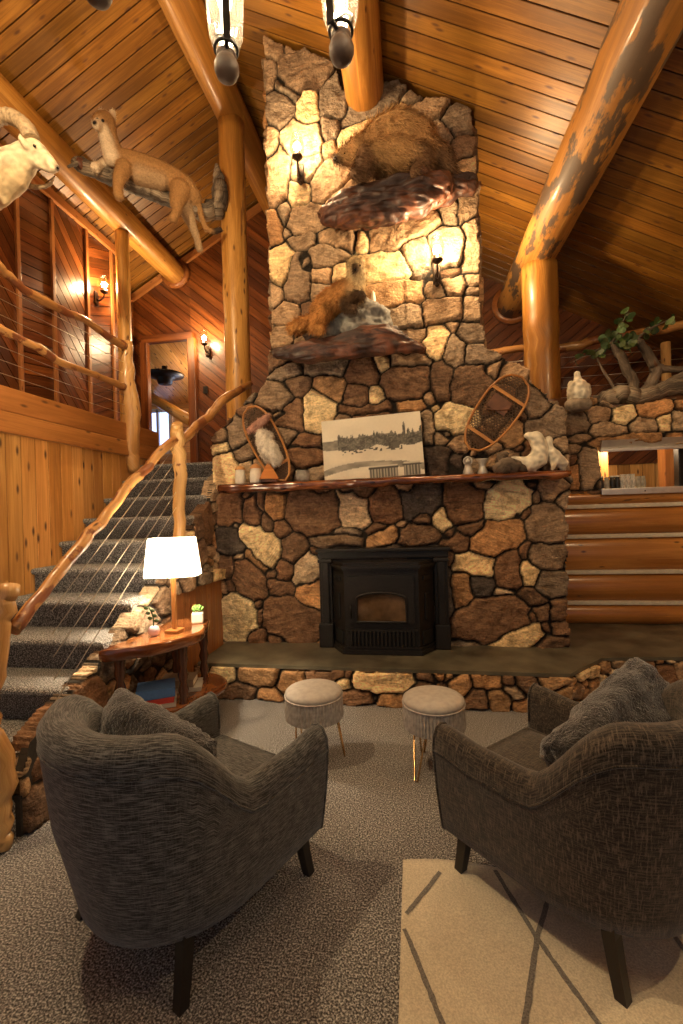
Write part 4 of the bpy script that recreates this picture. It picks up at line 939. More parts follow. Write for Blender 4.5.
# ================================================================ SIDE TABLE, LAMP, BOOKS
ZT = .75
tb = empty('live_edge_table', (-1.72, 2.9, 0), 0, 'reddish live-edge wooden side table with turned legs and a lower shelf by the stairs', 'side table')
top = [(-1.91, 2.47), (-1.83, 2.50), (-1.70, 2.58), (-1.58, 2.70), (-1.50, 2.86), (-1.49, 3.02), (-1.55, 3.14), (-1.58, 3.27), (-1.72, 3.31), (-1.84, 3.28), (-1.86, 3.05), (-1.875, 2.8), (-1.90, 2.6)]
def slab(mb, outline, z0, z1, bow=.018, seed=0):
    P = catmull(outline+[outline[0]], 5)[:-1]; rows = []
    for z, inset in ((z1, .02), (z1-.004, .006), ((z0*.4+z1*.6), -.004), (z0+.01, .004), (z0, .03)):
        cx = sum(p[0] for p in P)/len(P) if not isinstance(P[0], Vector) else sum(p.x for p in P)/len(P); cy = sum(p.y for p in P)/len(P)
        rows.append([(p.x+(cx-p.x)*inset*2+bow*.6*noise.noise(Vector((p.x*9, p.y*9, z*14+seed))), p.y+(cy-p.y)*inset+bow*.6*noise.noise(Vector((p.x*9+5, p.y*9, z*14+seed))), z) for p in P])
    mb.quadgrid(rows, closed=True, uvs=lambda i, j: (j*.03, i*.03))
    for r, fl in ((rows[0], False), (rows[-1], True)):
        b = mb.add(r); ids = list(range(b, b+len(r))); uv = [(p[1]*1.0, p[0]*.6) for p in r]
        mb.face(ids if not fl else ids[::-1], uv if not fl else uv[::-1], smooth=False)
top = [Vector((x, y, 0)) for x, y in top]
mb = MB(); slab(mb, top, ZT-.075, ZT); sub(mb.build('table_top', M['table_wood'] if 'table_wood' in M else M.setdefault('table_wood', wood('table_wood', (.13, .035, .010), (.50, .19, .055), (.05, .015, .006), along=3.5, cross=8, gloss=.16, knots=1.3, coat=.8))), tb)
mb = MB(); slab(mb, [Vector((x, y, 0)) for x, y in ((-1.86, 2.56), (-1.70, 2.62), (-1.52, 2.80), (-1.44, 3.05), (-1.43, 3.22), (-1.52, 3.36), (-1.72, 3.40), (-1.88, 3.2), (-1.90, 2.85))], .235, .29, seed=4); sub(mb.build('lower_shelf', M['table_wood']), tb)
legprof = [(.022, 0), (.030, .02), (.030, .08), (.020, .10), (.034, .14), (.022, .18), (.032, .22), (.03, .30), (.022, .33), (.036, .38), (.022, .43), (.036, .48), (.022, .53), (.034, .58), (.03, .62), (.036, ZT-.07)]
for x, y in ((-1.84, 2.56), (-1.57, 2.84), (-1.62, 3.25), (-1.85, 3.25)):
    mb = MB(); mb.lathe(legprof, 16, (x, y, 0)); sub(mb.build('leg', M['table_leg'] if 'table_leg' in M else M.setdefault('table_leg', wood('table_leg', (.05, .016, .008), (.15, .05, .02), gloss=.25, knots=0, coat=.5))), tb)
lx, ly = -1.655, 2.90
lamp = empty('table_lamp', (lx, ly, ZT), 0, 'lit table lamp with a white rectangular shade on a slim wooden stem', 'table lamp')
mb = MB(); mb.box((0, 0, .012), (.10, .10, .024), bev=.006, col=(.8, .8, .8)); mb.build('base', M['rail_wood'], lamp)
mb = MB(); mb.box((0, 0, .24), (.026, .026, .46), axis=2, bev=.003); mb.build('stem', M['rail_wood'], lamp)
m, nt, b, out = newmat('lamp_shade'); nt.nodes.remove(b)
df = nd(nt, 'ShaderNodeBsdfDiffuse', Color=(.85, .80, .72, 1)); tr = nd(nt, 'ShaderNodeBsdfTranslucent', Color=(.95, .88, .76, 1)); mx = nt.nodes.new('ShaderNodeMixShader'); mx.inputs[0].default_value = .6
em = nd(nt, 'ShaderNodeEmission', Color=(1, .88, .70, 1), Strength=2.2); ad = nt.nodes.new('ShaderNodeAddShader')
nt.links.new(df.outputs[0], mx.inputs[1]); nt.links.new(tr.outputs[0], mx.inputs[2]); nt.links.new(mx.outputs[0], ad.inputs[0]); nt.links.new(em.outputs[0], ad.inputs[1]); nt.links.new(ad.outputs[0], out.inputs[0]); M['shade'] = m
mb = MB(); rows = []
for z, sx, sy in ((.395, .178, .115), (.40, .178, .115), (.645, .148, .095), (.655, .148, .095)):
    rows.append([(sx, sy*.6, z), (sx*.9, sy, z), (-sx*.9, sy, z), (-sx, sy*.6, z), (-sx, -sy*.6, z), (-sx*.9, -sy, z), (0, -sy*1.12, z), (sx*.9, -sy, z), (sx, -sy*.6, z)])
mb.quadgrid(rows, closed=True, smooth=False); sh_ = mb.build('shade', M['shade'], lamp); sh_.rotation_euler.z = radians(14)
mb = MB(); mb.tube([(0, -.130, .393), (0, -.109, .657)], .0025, 6); mb.tube([(0, 0, .46), (0, .02, .655)], .004, 6); o = mb.build('shade_seam', M['rail_wood'], lamp); o.rotation_euler.z = radians(14)
mb = MB(); mb.ball((0, 0, .53), .03, 12, sc=(1, 1, 1.3)); mb.build('bulb', M['bulb'], lamp)
l = bpy.data.lights.new('lamp_light', 'POINT'); l.energy = 105; l.color = (1, .80, .55); l.shadow_soft_size = .035; o = bpy.data.objects.new('lamp_light', l); C.objects.link(o); o.parent = lamp; o.location = (0, 0, .54)

pot = empty('potted_plant', (-1.62, 3.17, ZT+.001), .4, 'tiny succulent in a white square pot on the far end of the side table', 'potted plant')
mb = MB(); mb.box((0, 0, .04), (.085, .085, .08), bev=.012); mb.build('pot', M['white_ceramic'], pot)
mb = MB()
for k in range(14):
    a = k*2.4; rr = .008+.03*k/14; mb.ball((rr*cos(a), rr*sin(a), .10+.02*(1-k/14)), .012, 8, (3, 3.2, 2.0), sc=(.8, .8, 1.8), M=Euler((.5*sin(a), .5*cos(a), 0)).to_matrix())
mb.build('leaves', M['leaf'], pot)
cn = empty('lilac_holder', (-1.75, 2.80, ZT+.001), 0, 'round lilac candle holder with a small green sprig on the side table', 'candle holder')
mb = MB(); mb.lathe([(.02, 0), (.034, .015), (.038, .04), (.03, .062), (.016, .07), (.016, .05), (.001, .05)], 18); mb.build('holder', plain('lilac', (.62, .44, .46), .35, 0, .1), cn)
mb = MB(); mb.tube(catmull([(0, 0, .05), (-.01, .01, .13), (-.04, .015, .19)], 5), .005, 6)
for k in range(6): mb.ball((-.005-.007*k+.02*(-1)**k, .01, .10+.017*k), .012, 8, sc=(1.6, .6, 1.0))
mb.build('sprig', M['leaf'], cn)
def book(loc, size, rz, col, label, tilt=0):
    t = empty('book', loc, rz, label, 'book', 'books on the lower table shelf'); t.rotation_euler.x = tilt
    w, d, h = size
    mb = MB(); c = plain('book_cloth', col, .6, 0, .08, 60, .1)
    mb.box((0, 0, .003), (w, d, .005), bev=.001); mb.box((0, 0, h-.003), (w, d, .005), bev=.001); mb.box((-w/2+.003, 0, h/2), (.006, d, h), bev=.002); mb.build('cover', c, t)
    mb = MB(); mb.box((.002, 0, h/2), (w-.012, d-.012, h-.010)); mb.build('pages', M['paper'], t)
bz = .292
book((-1.745, 2.80, bz), (.20, .25, .028), radians(118), (.55, .50, .42), 'cream book at the bottom of the stack under the red one')
book((-1.75, 2.80, bz+.029), (.19, .24, .036), radians(116), (.50, .05, .03), 'red book in the middle of the stack on the lower table shelf')
book((-1.745, 2.80, bz+.066), (.19, .24, .062), radians(119), (.07, .16, .36), 'thick blue book on top of the stack on the lower table shelf')
book((-1.70, 3.08, bz), (.20, .26, .03), radians(112), (.50, .46, .40), 'pale book lying flat at the bottom, behind the blue book')
book((-1.73, 3.07, bz+.031), (.17, .24, .055), radians(105), (.26, .19, .13), 'brown book lying on the pale book at the right of the shelf')
# ================================================================ ORGANIC SHAPES
def blob(name, caps, mat, vox=.012, smooth=6, parent=None, nz=None, fur=None):
    """union of tapered capsules, remeshed into one continuous skin; caps = (p1, r1, p2, r2, colour)"""
    mb = MB()
    for c in caps: mb.cap(c[0], c[1], c[2], c[3])
    me = bpy.data.meshes.new('tmp'); me.from_pydata(mb.v, [], mb.f); o = bpy.data.objects.new('tmp', me); C.objects.link(o)
    r = o.modifiers.new('r', 'REMESH'); r.mode = 'VOXEL'; r.voxel_size = vox
    if smooth: s = o.modifiers.new('s', 'SMOOTH'); s.factor = .5; s.iterations = smooth
    dg = bpy.context.evaluated_depsgraph_get(); me2 = bpy.data.meshes.new_from_object(o.evaluated_get(dg))
    bpy.data.objects.remove(o); bpy.data.meshes.remove(me)
    me2.name = name; n = len(me2.vertices); co = np.empty(n*3); me2.vertices.foreach_get('co', co); co = co.reshape(-1, 3)
    W = np.zeros(n); K = np.zeros((n, 3))
    for p1, r1, p2, r2, col in caps:
        a = np.array(p1, float); d = np.array(p2, float)-a; L = max((d**2).sum(), 1e-9); t = np.clip(((co-a)@d)/L, 0, 1)
        ds = np.linalg.norm(co-a-t[:, None]*d, axis=1)/(r1+(r2-r1)*t); w = np.exp(-np.maximum(ds-.8, 0)/.12)+1e-9
        W += w; K += w[:, None]*np.array(col)
    K /= W[:, None]
    if nz:
        no = np.empty(n*3); me2.vertices.foreach_get('normal', no); no = no.reshape(-1, 3)
        f = np.empty(n)
        for i in range(n):
            p = co[i]; v = 0
            for amp, sx, sy, sz in nz: v += amp*noise.noise(Vector((p[0]*sx, p[1]*sy, p[2]*sz)))
            f[i] = v
        co2 = co+no*f[:, None]; me2.vertices.foreach_set('co', co2.ravel())
        K = K*(1+np.clip(f/(sum(a[0] for a in nz)+1e-9)*.55, -.5, .5))[:, None]
    if fur:   # short hairs rooted in the skin: (how many, length, half width, lay direction)
        cnt, ln, wd, lay = fur; lay = np.array(lay, float); no = np.empty(n*3); me2.vertices.foreach_get('normal', no); no = no.reshape(-1, 3)
        me2.vertices.foreach_get('co', co3 := np.empty(n*3)); co3 = co3.reshape(-1, 3)
        fv = [list(p.vertices) for p in me2.polygons]; pick = rng.integers(n, size=cnt)
        root = co3[pick]+rng.normal(0, vox*.4, (cnt, 3)); nn_ = no[pick]; d = lay-nn_*(nn_@lay)[:, None]*.9+nn_*.38+rng.normal(0, .22, (cnt, 3)); d /= np.linalg.norm(d, axis=1)[:, None]
        sd_ = np.cross(d, nn_+rng.normal(0, .3, (cnt, 3))); sd_ /= np.linalg.norm(sd_, axis=1)[:, None]+1e-9; L = (ln*rng.uniform(.55, 1.2, cnt))[:, None]
        tip = root+d*L-nn_*L*.12; vv_ = np.concatenate([co3, root-sd_*wd-nn_*.004, root+sd_*wd-nn_*.004, tip])
        me3 = bpy.data.meshes.new(name); me3.from_pydata(vv_.tolist(), [], fv+[[n+i, n+cnt+i, n+2*cnt+i] for i in range(cnt)])
        bpy.data.meshes.remove(me2); me2 = me3; sh_ = rng.uniform(.6, 1.35, (cnt, 1)); K = np.concatenate([K, K[pick]*sh_*.8, K[pick]*sh_*.8, np.minimum(K[pick]*sh_*1.35, 1)]); n = len(K); co = vv_
    ca = me2.color_attributes.new('Col', 'FLOAT_COLOR', 'POINT'); ca.data.foreach_set('color', np.concatenate([K, np.ones((n, 1))], 1).ravel())
    uv = me2.uv_layers.new(name='UVMap'); li = np.empty(len(me2.loops), int); me2.loops.foreach_get('vertex_index', li)
    uv.data.foreach_set('uv', np.stack([co[li, 0], co[li, 2]+co[li, 1]*.7], 1).ravel())
    me2.polygons.foreach_set('use_smooth', [True]*len(me2.polygons)); me2.materials.append(mat); me2.update()
    o = bpy.data.objects.new(name, me2); C.objects.link(o)
    if parent is not None: sub(o, parent)
    return o
def chain(pts, col):
    """(point, radius) list -> capsules"""
    return [(tuple(pts[i][0]), pts[i][1], tuple(pts[i+1][0]), pts[i+1][1], col) for i in range(len(pts)-1)]
def F(y):
    return lambda px, py, dy=0: atY(px, py, y+dy)

def bead(name, pos, r, par, sc=(1, 1, 1)):
    mb = MB(); mb.ball(pos, r, 10, sc=sc); return sub(mb.build(name, M['black_gloss']), par)
# ---- cougar on its branch
f = lambda px, py, dy=0: atY(px, py, 4.20+dy+.62*max(0, min(1.1, (px-95)/125)))
tan, pale, dk = (.36, .19, .07), (.74, .58, .40), (.06, .04, .03)
cg = empty('mounted_cougar', f(150, 180), 0, 'taxidermy cougar lying along a dead branch high on the tall post, tail hanging', 'mounted animal')
caps = chain([(f(100.5, 122.5, -.06), .082), (f(105, 122.5), .104), (f(109, 134), .080), (f(112, 146), .084), (f(117, 158), .104)], tan)
caps += chain([(f(98.5, 124.5, -.10), .050), (f(96, 125, -.15), .040)], pale)
caps += chain([(f(102.5, 128, -.06), .060), (f(107, 141, -.05), .070), (f(112, 158, -.06), .085)], pale)
caps += chain([(f(117, 158), .112), (f(125, 164), .140), (f(140, 169), .150), (f(156, 174), .148), (f(172, 181), .140), (f(184, 190), .145), (f(191, 197), .115)], tan)
caps += chain([(f(140, 175, -.05), .11), (f(160, 181, -.05), .10)], (.40, .26, .14))
caps += chain([(f(124, 168, -.10), .085), (f(119, 179, -.16), .060), (f(117.5, 188, -.17), .045), (f(119, 196, -.18), .050)], tan)
caps += chain([(f(114, 160, .06), .075), (f(107, 163, .04), .055), (f(100, 166, .0), .045), (f(95, 167.5, -.05), .048)], pale)
caps += chain([(f(180, 190, -.08), .110), (f(176.5, 203, -.14), .072), (f(177, 211, -.16), .045), (f(173, 219, -.18), .045)], tan)
caps += chain([(f(186, 197, .03), .12), (f(186, 210, .02), .085), (f(192, 225, .0), .050), (f(197, 238, -.02), .038), (f(199.5, 249, -.04), .040)], (.40, .27, .15))
caps += chain([(f(194, 198), .05), (f(198, 203), .036), (f(201, 216, .02), .032), (f(206, 229, .02), .030), (f(213, 232, .02), .030)], tan)
caps += chain([(f(213, 232, .02), .030), (f(220, 230, .02), .030)], dk)
for ex, ey, dy in ((112.5, 112.5, .0), (101.5, 112, .06)): caps += chain([(f(ex-1.5 if ex > 105 else ex+1, ey+5, dy), .050), (f(ex, ey, dy), .032)], pale)
caps += chain([(f(95, 122.5, -.175), .020), (f(94.4, 123, -.18), .018)], dk)
body = blob('body', caps, M['fur'], .012, 4, cg, None, (12000, .028, .0016, (.5, 0, -.6)))
for x, y in ((97.5, 119.5), (102.8, 120.5)): bead('eye', f(x, y, -.125), .014, cg)
bead('nose', f(94.2, 122.8, -.19), .015, cg, (1.2, .8, .8))
br = empty('wall_branch', f(216, 208), 0, 'dead grey branch fixed to the tall post, carrying the mounted cougar', 'branch')
mb = MB()
branchy(mb, [f(76, 163.5, .06), f(82, 166, .05), f(95, 171, .04), f(113, 177, .04), f(141, 188, .03), (f(166, 198, .03)), f(190, 208, .05), f(206, 212, .10), f(220, 208, .16)], [.06, .075, .07, .078, .085, .08, .085, .095, .10], 18, .24, 8, 61)
branchy(mb, [f(219, 211, .12), f(221, 196, .08), f(219, 180, .05), f(216.5, 164, .03)], [.10, .095, .075, .02], 16, .3, 8, 62)
branchy(mb, [f(88, 168, .04), f(80, 163, -.04), f(68, 167, -.12)], [.04, .025, .012], 10, .2, 4, 63)
branchy(mb, [f(100, 172, .04), f(106, 163, .12), f(112, 155, .2)], [.06, .05, .02], 10, .2, 4, 64)
sub(mb.build('branch_wood', M['driftwood']), br)
mb = MB(); mb.ball(f(81, 164, -.02), .062, 14, sc=(.6, .9, 1)); sub(mb.build('knot', M['burl']), br)

# ---- dall sheep shoulder mount at the left edge
f = F(3.30); wt, wt2 = (.66, .56, .38), (.56, .43, .25)
sh = empty('sheep_head_mount', f(-6, 170), 0, 'white mountain sheep shoulder mount with curled horns at the left edge of the room', 'mounted animal')
caps = chain([(f(32, 148), .085), (f(40, 154), .075), (f(48, 161), .056), (f(54, 167, -.01), .042)], wt)
caps += chain([(f(31, 150), .085), (f(20, 162, .02), .125), (f(6, 172, .05), .160), (f(-14, 176, .08), .18)], wt)
caps += chain([(f(28, 160), .07), (f(14, 178, .02), .11), (f(6, 190, .03), .085), (f(4, 199, .03), .05)], wt2)
caps += chain([(f(6, 190, .03), .085), (f(-12, 195, .08), .13)], wt2)
caps += chain([(f(36, 160), .06), (f(52, 170), .03)], wt)
for dy in (-.085, .09): caps += chain([(f(26, 145, dy), .03), (f(21, 139, dy*1.4), .026), (f(19.5, 134, dy*1.6), .012)], wt)
caps += chain([(f(55, 166, -.01), .030), (f(57, 168, -.012), .024)], (.12, .08, .06))
blob('body', caps, M['feather'], .014, 5, sh, [(.004, 20, 20, 30)])
def horn(dy, sgn):
    pts = [(31, 139), (27, 129), (18, 120), (8, 115.5), (-4, 118), (-13, 129), (-17, 146), (-16, 162), (-12, 176), (-8, 184), (-6, 188), (-5, 190), (-4, 191)] if sgn < 0 else [(32, 139), (28, 129), (18, 121), (8, 117), (-4, 120), (-11, 131), (-13, 148), (-6, 166), (8, 178), (25, 185), (40, 187), (50, 184), (54, 177)]
    P = [f(a, b, dy+sgn*.012*i) for i, (a, b) in enumerate(pts)]; rr = [.062, .060, .058, .054, .050, .045, .040, .034, .029, .023, .018, .013, .007]
    mb = MB(); pp = catmull(P, 8); r2 = lerp_list(rr, 8)
    mb.tube(pp, [r*(1+.05*sin(i*1.9)) for i, r in enumerate(r2)], 14); return sub(mb.build('horn', M['horn']), sh)
horn(-.05, -1); horn(.06, 1)
bead('eye', f(34.5, 146, -.082), .012, sh); bead('nostril', f(57.5, 168, -.035), .010, sh)
mb = MB(); mb.box(f(-24, 182, .12), (.04, .36, .5), axis=2, bev=.01); sub(mb.build('mount_board', M['burl']), sh)
q = f(-24, 182, .12); logbeam('log_post', (q.x-.13, q.y, 2.2), (q.x-.13, q.y, plz(q.x-.13, 0)-.0), .11, M['log'], 'balcony log post outside the left edge that carries the sheep head', G2, seed=9, cat='log post')

# ---- wolverine on the upper burl slab
def slabwood(name, caps, par, amp=.04, vox=.012):
    return blob(name, caps, M['burl'], vox, 2, par, [(amp*.9, 3, 5, 6), (amp*.75, 4, 9, 26), (amp*.45, 9, 16, 60), (amp*.3, 14, 14, 14)])
f = F(4.03); one = (1, 1, 1)
bs = empty('burl_shelf', f(400, 195, .15), 0, 'rough red-brown burl wood shelf high on the stone chimney under the wolverine', 'shelf')
caps = []
for dy in (-.10, .05, .2):
    caps += chain([(f(330, 215, dy), .085), (f(345, 211, dy), .13), (f(370, 205, dy), .16), (f(395, 199, dy), .16), (f(420, 194, dy), .155), (f(440, 188, dy), .12)], one)
    caps += chain([(f(345, 216, dy), .10), (f(372, 212, dy), .13), (f(400, 208, dy), .10)], one)
caps += chain([(f(436, 192, .0), .11), (f(450, 188, .0), .10), (f(466, 184, .02), .085)], one); caps += chain([(f(450, 180, .02), .07), (f(470, 184, .05), .05)], one)
slabwood('slab', caps, bs, .05)
f = F(3.92); b1_, b2_, b3_ = (.62, .36, .15), (.95, .68, .34), (.20, .11, .055)
wv = empty('mounted_wolverine', f(400, 160), 0, 'taxidermy brown wolverine with a humped back standing on the upper burl shelf', 'mounted animal')
caps = chain([(f(343, 157), .062), (f(350, 153.5), .085), (f(360, 151), .115), (f(372, 150, .03), .15)], b1_)
caps += chain([(f(342, 158.5), .05), (f(336.5, 159.5, -.02), .034)], (.12, .07, .035))
caps += chain([(f(372, 150, .03), .15), (f(385, 142, .05), .19), (f(400, 139, .06), .21), (f(414, 144, .06), .20), (f(424, 153, .05), .16)], b1_)
caps += chain([(f(384, 134, .03), .135), (f(402, 130, .03), .135), (f(414, 136, .03), .12)], b2_)  # golden light on the upper back put into the fur colour
caps += chain([(f(380, 152, -.05), .11), (f(400, 153, -.06), .125), (f(414, 156, -.05), .11)], (.50, .29, .12))
caps += chain([(f(366, 156, -.04), .10), (f(364, 165, -.08), .075), (f(362, 172, -.10), .062), (f(356, 174, -.14), .05)], b3_)
caps += chain([(f(376, 160, .10), .08), (f(378, 172, .10), .06)], b3_)
caps += chain([(f(419, 158, -.05), .12), (f(421, 167, -.08), .075), (f(415, 173, -.12), .055)], b3_)
caps += chain([(f(424, 154, .05), .12), (f(434, 155, .05), .11), (f(442, 160, .04), .10), (f(446, 166, .03), .075)], b3_)
caps += chain([(f(438, 150, .05), .07), (f(444, 158, .05), .07)], b1_)
for x, y, dy in ((352, 146.5, -.05), (357, 145, .05)): caps += chain([(f(x, y+2, dy), .030), (f(x, y, dy), .024)], b3_)
blob('body', caps, M['fur'], .015, 4, wv, [(.010, 14, 14, 5), (.006, 40, 40, 11)], (14000, .085, .003, (.7, -.1, -.75)))
bead('eye', f(344.5, 154, -.055), .010, wv); bead('nose', f(335.2, 159, -.05), .015, wv)

# ---- fisher on rock and lower slab
f = F(4.04)
ls = empty('burl_shelf', f(350, 345, .1), 0, 'long dark red live-edge wood shelf on the chimney above the winter photograph', 'shelf')
caps = []
for dy in (-.12, .04, .2):
    caps += chain([(f(279, 354, dy), .06), (f(300, 353, dy), .085), (f(330, 349, dy), .10), (f(360, 344, dy), .115), (f(385, 340, dy), .12), (f(398, 341, dy), .09), (f(410, 347, dy), .06), (f(421, 349, dy), .035)], one)
caps += chain([(f(345, 339, -.12), .06), (f(375, 335, -.12), .07), (f(394, 332, -.08), .05)], one)
slabwood('slab', caps, ls, .035)
gy = (.30, .29, .26)
rk = empty('display_rock', f(365, 320), 0, 'jagged grey rock on the lower burl shelf, under the fox-coloured mounted fisher', 'rock')
caps = chain([(f(306, 334, .05), .055), (f(330, 330, .05), .09), (f(352, 322, .05), .14), (f(370, 316, .05), .14), (f(380, 318, .05), .11), (f(384, 326, .05), .08)], gy)
caps += chain([(f(350, 330), .12), (f(376, 328), .11)], gy)
caps += chain([(f(363, 308, .02), .07), (f(366, 304, .02), .05)], gy)
blob('rock_body', caps, M['fur_rock'] if 'fur_rock' in M else M.setdefault('fur_rock', plain('rock_grey', (1, 1, 1), .85, 0, .5, 22, .8, 0, True)), .013, 2, rk, [(.035, 6, 6, 9), (.02, 16, 16, 20), (.01, 40, 40, 40)])
mb = MB(); mb.lathe([(.024, 0), (.022, .05), (.014, .10), (.001, .125)], 10, f(373.5, 304, .06)); sub(mb.build('pale_tip', M['white_ceramic']), rk)
f = F(3.96); fx, fx2, fx3 = (.56, .26, .075), (.72, .54, .30), (.09, .05, .025)
fs_ = empty('mounted_fisher', f(335, 300), 0, 'taxidermy reddish-tan fisher climbing the grey rock on the lower burl shelf', 'mounted animal')
caps = chain([(f(357, 267, -.04), .075), (f(357, 275, -.03), .085), (f(355.5, 285), .09), (f(351, 294), .105)], fx2)
caps += chain([(f(356, 268, -.10), .038), (f(355.5, 269.5, -.14), .026)], fx3)
caps += chain([(f(350, 290), .105), (f(340, 297), .115), (f(330, 304), .115), (f(322, 311), .105)], fx)
caps += chain([(f(322, 312, -.04), .095), (f(319, 320, -.07), .07), (f(314, 327, -.08), .042), (f(321, 329, -.14), .04)], fx)
caps += chain([(f(350, 298, -.05), .06), (f(357, 297, -.10), .045), (f(361, 295, -.12), .04)], fx3)
caps += chain([(f(344, 301, -.06), .055), (f(348, 307, -.12), .04), (f(354, 309, -.15), .036)], fx3)
caps += chain([(f(318, 316, .04), .045), (f(308, 322, .04), .055), (f(298, 326, .02), .065), (f(292, 328, .0), .045)], fx)
for x in (351.5, 362.5): caps += chain([(f(x, 261, -.03), .030), (f(x, 259, -.03), .020)], fx2)
blob('body', caps, M['fur'], .012, 4, fs_, [(.006, 20, 20, 10)], (11000, .055, .0025, (-.4, 0, -.7)))
bead('nose', f(355.3, 269.5, -.168), .012, fs_); bead('eye', f(354, 265.5, -.115), .009, fs_); bead('eye', f(360, 265.5, -.115), .009, fs_)

# ---- white ptarmigans
wh, cr = (.78, .70, .54), (.66, .55, .38)
def bird(caps, label, name='white_bird', nz=.006, loc=None):
    t = empty(name, caps[0][0], 0, label, 'mounted bird', 'white mounted birds'); blob('body', caps, M['feather'], .010, 5, t, [(nz, 30, 30, 30)]); return t
f = F(4.06)
b_ = bird(chain([(f(513, 458, .0), .020), (f(521, 461), .042), (f(530, 464), .070), (f(538, 459, .01), .078), (f(540, 448, .02), .068), (f(536, 438, .02), .060), (f(529, 436, .02), .035)], wh)
     + chain([(f(529, 436.5, .02), .035), (f(526, 435.8, .02), .022)], wh) + chain([(f(534, 466), .03), (f(534, 471), .022)], cr), 'white bird with lowered tail arching over driftwood at the right end of the mantel')
b_ = bird(chain([(f(549, 439, .02), .030), (f(549, 446, .02), .032), (f(551, 453, .02), .052), (f(556, 459, .03), .064), (f(562, 463, .04), .052), (f(563, 470, .05), .025)], wh)
     + chain([(f(546.5, 438.5, .02), .014), (f(544.6, 439.5, .02), .006)], (.2, .14, .08)) + chain([(f(553, 462), .025), (f(553, 469), .018)], cr), 'white bird standing upright at the far right end of the mantel')
dw = empty('driftwood_piece', f(508, 466), 0, 'small driftwood stump on the mantel under the white birds', 'driftwood')
mb = MB(); branchy(mb, [f(493, 470, -.02), f(503, 466, -.02), f(516, 466, .0), f(528, 469, .0)], [.03, .075, .06, .03], 14, .25, 5, 71); branchy(mb, [f(505, 466, -.02), f(500, 458, -.02), f(507, 454, .0)], [.05, .045, .02], 10, .3, 5, 72); sub(mb.build('stump', M['bark_branch']), dw)
f = F(4.98)
b_ = bird(chain([(f(577, 374), .030), (f(577.5, 380), .040), (f(579, 387), .085), (f(580, 394), .095), (f(580, 399), .07)], wh)
     + chain([(f(572, 385, -.02), .045), (f(570, 395, -.02), .035), (f(569, 401), .02)], cr) + chain([(f(586, 387, -.02), .045), (f(587, 395, -.02), .04), (f(587, 402), .02)], cr), 'white bird perched on a small stone on the ledge right of the log post')
rk2 = empty('perch_stone', f(579, 404), 0, 'small rounded stone under the white bird on the ledge', 'rock')
blob('stone_body', chain([(f(573, 405), .075), (f(579, 404), .09), (f(584, 405), .075)], (.34, .26, .18)), M['fur_rock'], .014, 3, rk2, [(.02, 9, 9, 9)])

# ---- white furry piece hung in front of the left snowshoe
f = F(4.05); fm = empty('furry_ornament', f(267, 440), 0, 'white mottled furry piece with reddish top, hanging on the left snowshoe', 'ornament')
caps = chain([(f(261, 436), .055), (f(265, 443), .085), (f(270, 452), .095), (f(275, 458), .075)], (.74, .66, .54)) + chain([(f(262, 434), .05), (f(268, 437), .06)], (.50, .42, .34))
caps += chain([(f(250, 430, .04), .03), (f(258, 425, .03), .042), (f(265, 419, .03), .035), (f(269, 415, .04), .02)], (.46, .25, .18))
blob('pelt', caps, M['feather'], .010, 4, fm, [(.010, 22, 22, 22), (.007, 60, 60, 60)], (5000, .03, .002, (0, 0, -1)))

# ================================================================ LEDGE DISPLAY
f = F(5.16)
lg = empty('ledge_log', f(640, 395), 0, 'long weathered driftwood log lying on top of the stone wall', 'driftwood')
mb = MB(); branchy(mb, [f(592, 402), f(606, 398), f(622, 395), f(640, 397), f(660, 391), f(683, 386), f(705, 384)], [.035, .075, .10, .09, .085, .085, .07], 16, .12, 6, 81); sub(mb.build('log_wood', M['driftwood']), lg)
f = F(5.38)
pl = empty('branch_display', f(635, 392), 0, 'twisted bare branches with green leaves arranged on the ledge at right', 'plant')
mb = MB()
branchy(mb, [f(634, 395), f(633, 382), f(626, 368), f(621, 356), f(611, 345)], [.055, .052, .048, .05, .022], 12, .2, 5, 91)
branchy(mb, [f(644, 395), f(652, 382), f(656, 370), f(650, 358), f(641, 344), f(637, 339)], [.055, .06, .055, .05, .04, .02], 12, .2, 5, 92)
branchy(mb, [f(656, 368), f(668, 369), f(682, 369), f(700, 362)], [.05, .04, .03, .02], 10, .2, 5, 93)
branchy(mb, [f(660, 392), f(672, 381), f(690, 372)], [.05, .05, .04], 10, .2, 5, 94)
branchy(mb, [f(617, 396, -.02), f(612, 384), f(604, 372), f(597, 358)], [.018, .02, .016, .008], 8, .2, 5, 95)
branchy(mb, [f(611, 345), f(600, 349), f(585, 356), f(570, 363)], [.018, .012, .009, .004], 8, .2, 5, 96)
branchy(mb, [f(611, 345), f(618, 333), f(624, 320), f(630, 312)], [.018, .012, .009, .004], 8, .2, 5, 97)
branchy(mb, [f(637, 339), f(648, 330), f(660, 324), f(672, 318)], [.018, .012, .009, .004], 8, .2, 5, 98)
sub(mb.build('branches', M['bark_branch']), pl)
mb = MB(); rs = random.Random(4)
lines = [[(611, 345), (600, 349), (585, 356), (568, 364)], [(611, 345), (618, 333), (624, 320), (630, 312)], [(637, 339), (648, 330), (660, 324), (674, 318)], [(611, 345), (622, 341), (632, 343), (638, 336)], [(604, 358), (600, 349), (606, 340), (612, 332)], [(630, 350), (622, 346), (630, 338), (640, 328)]]
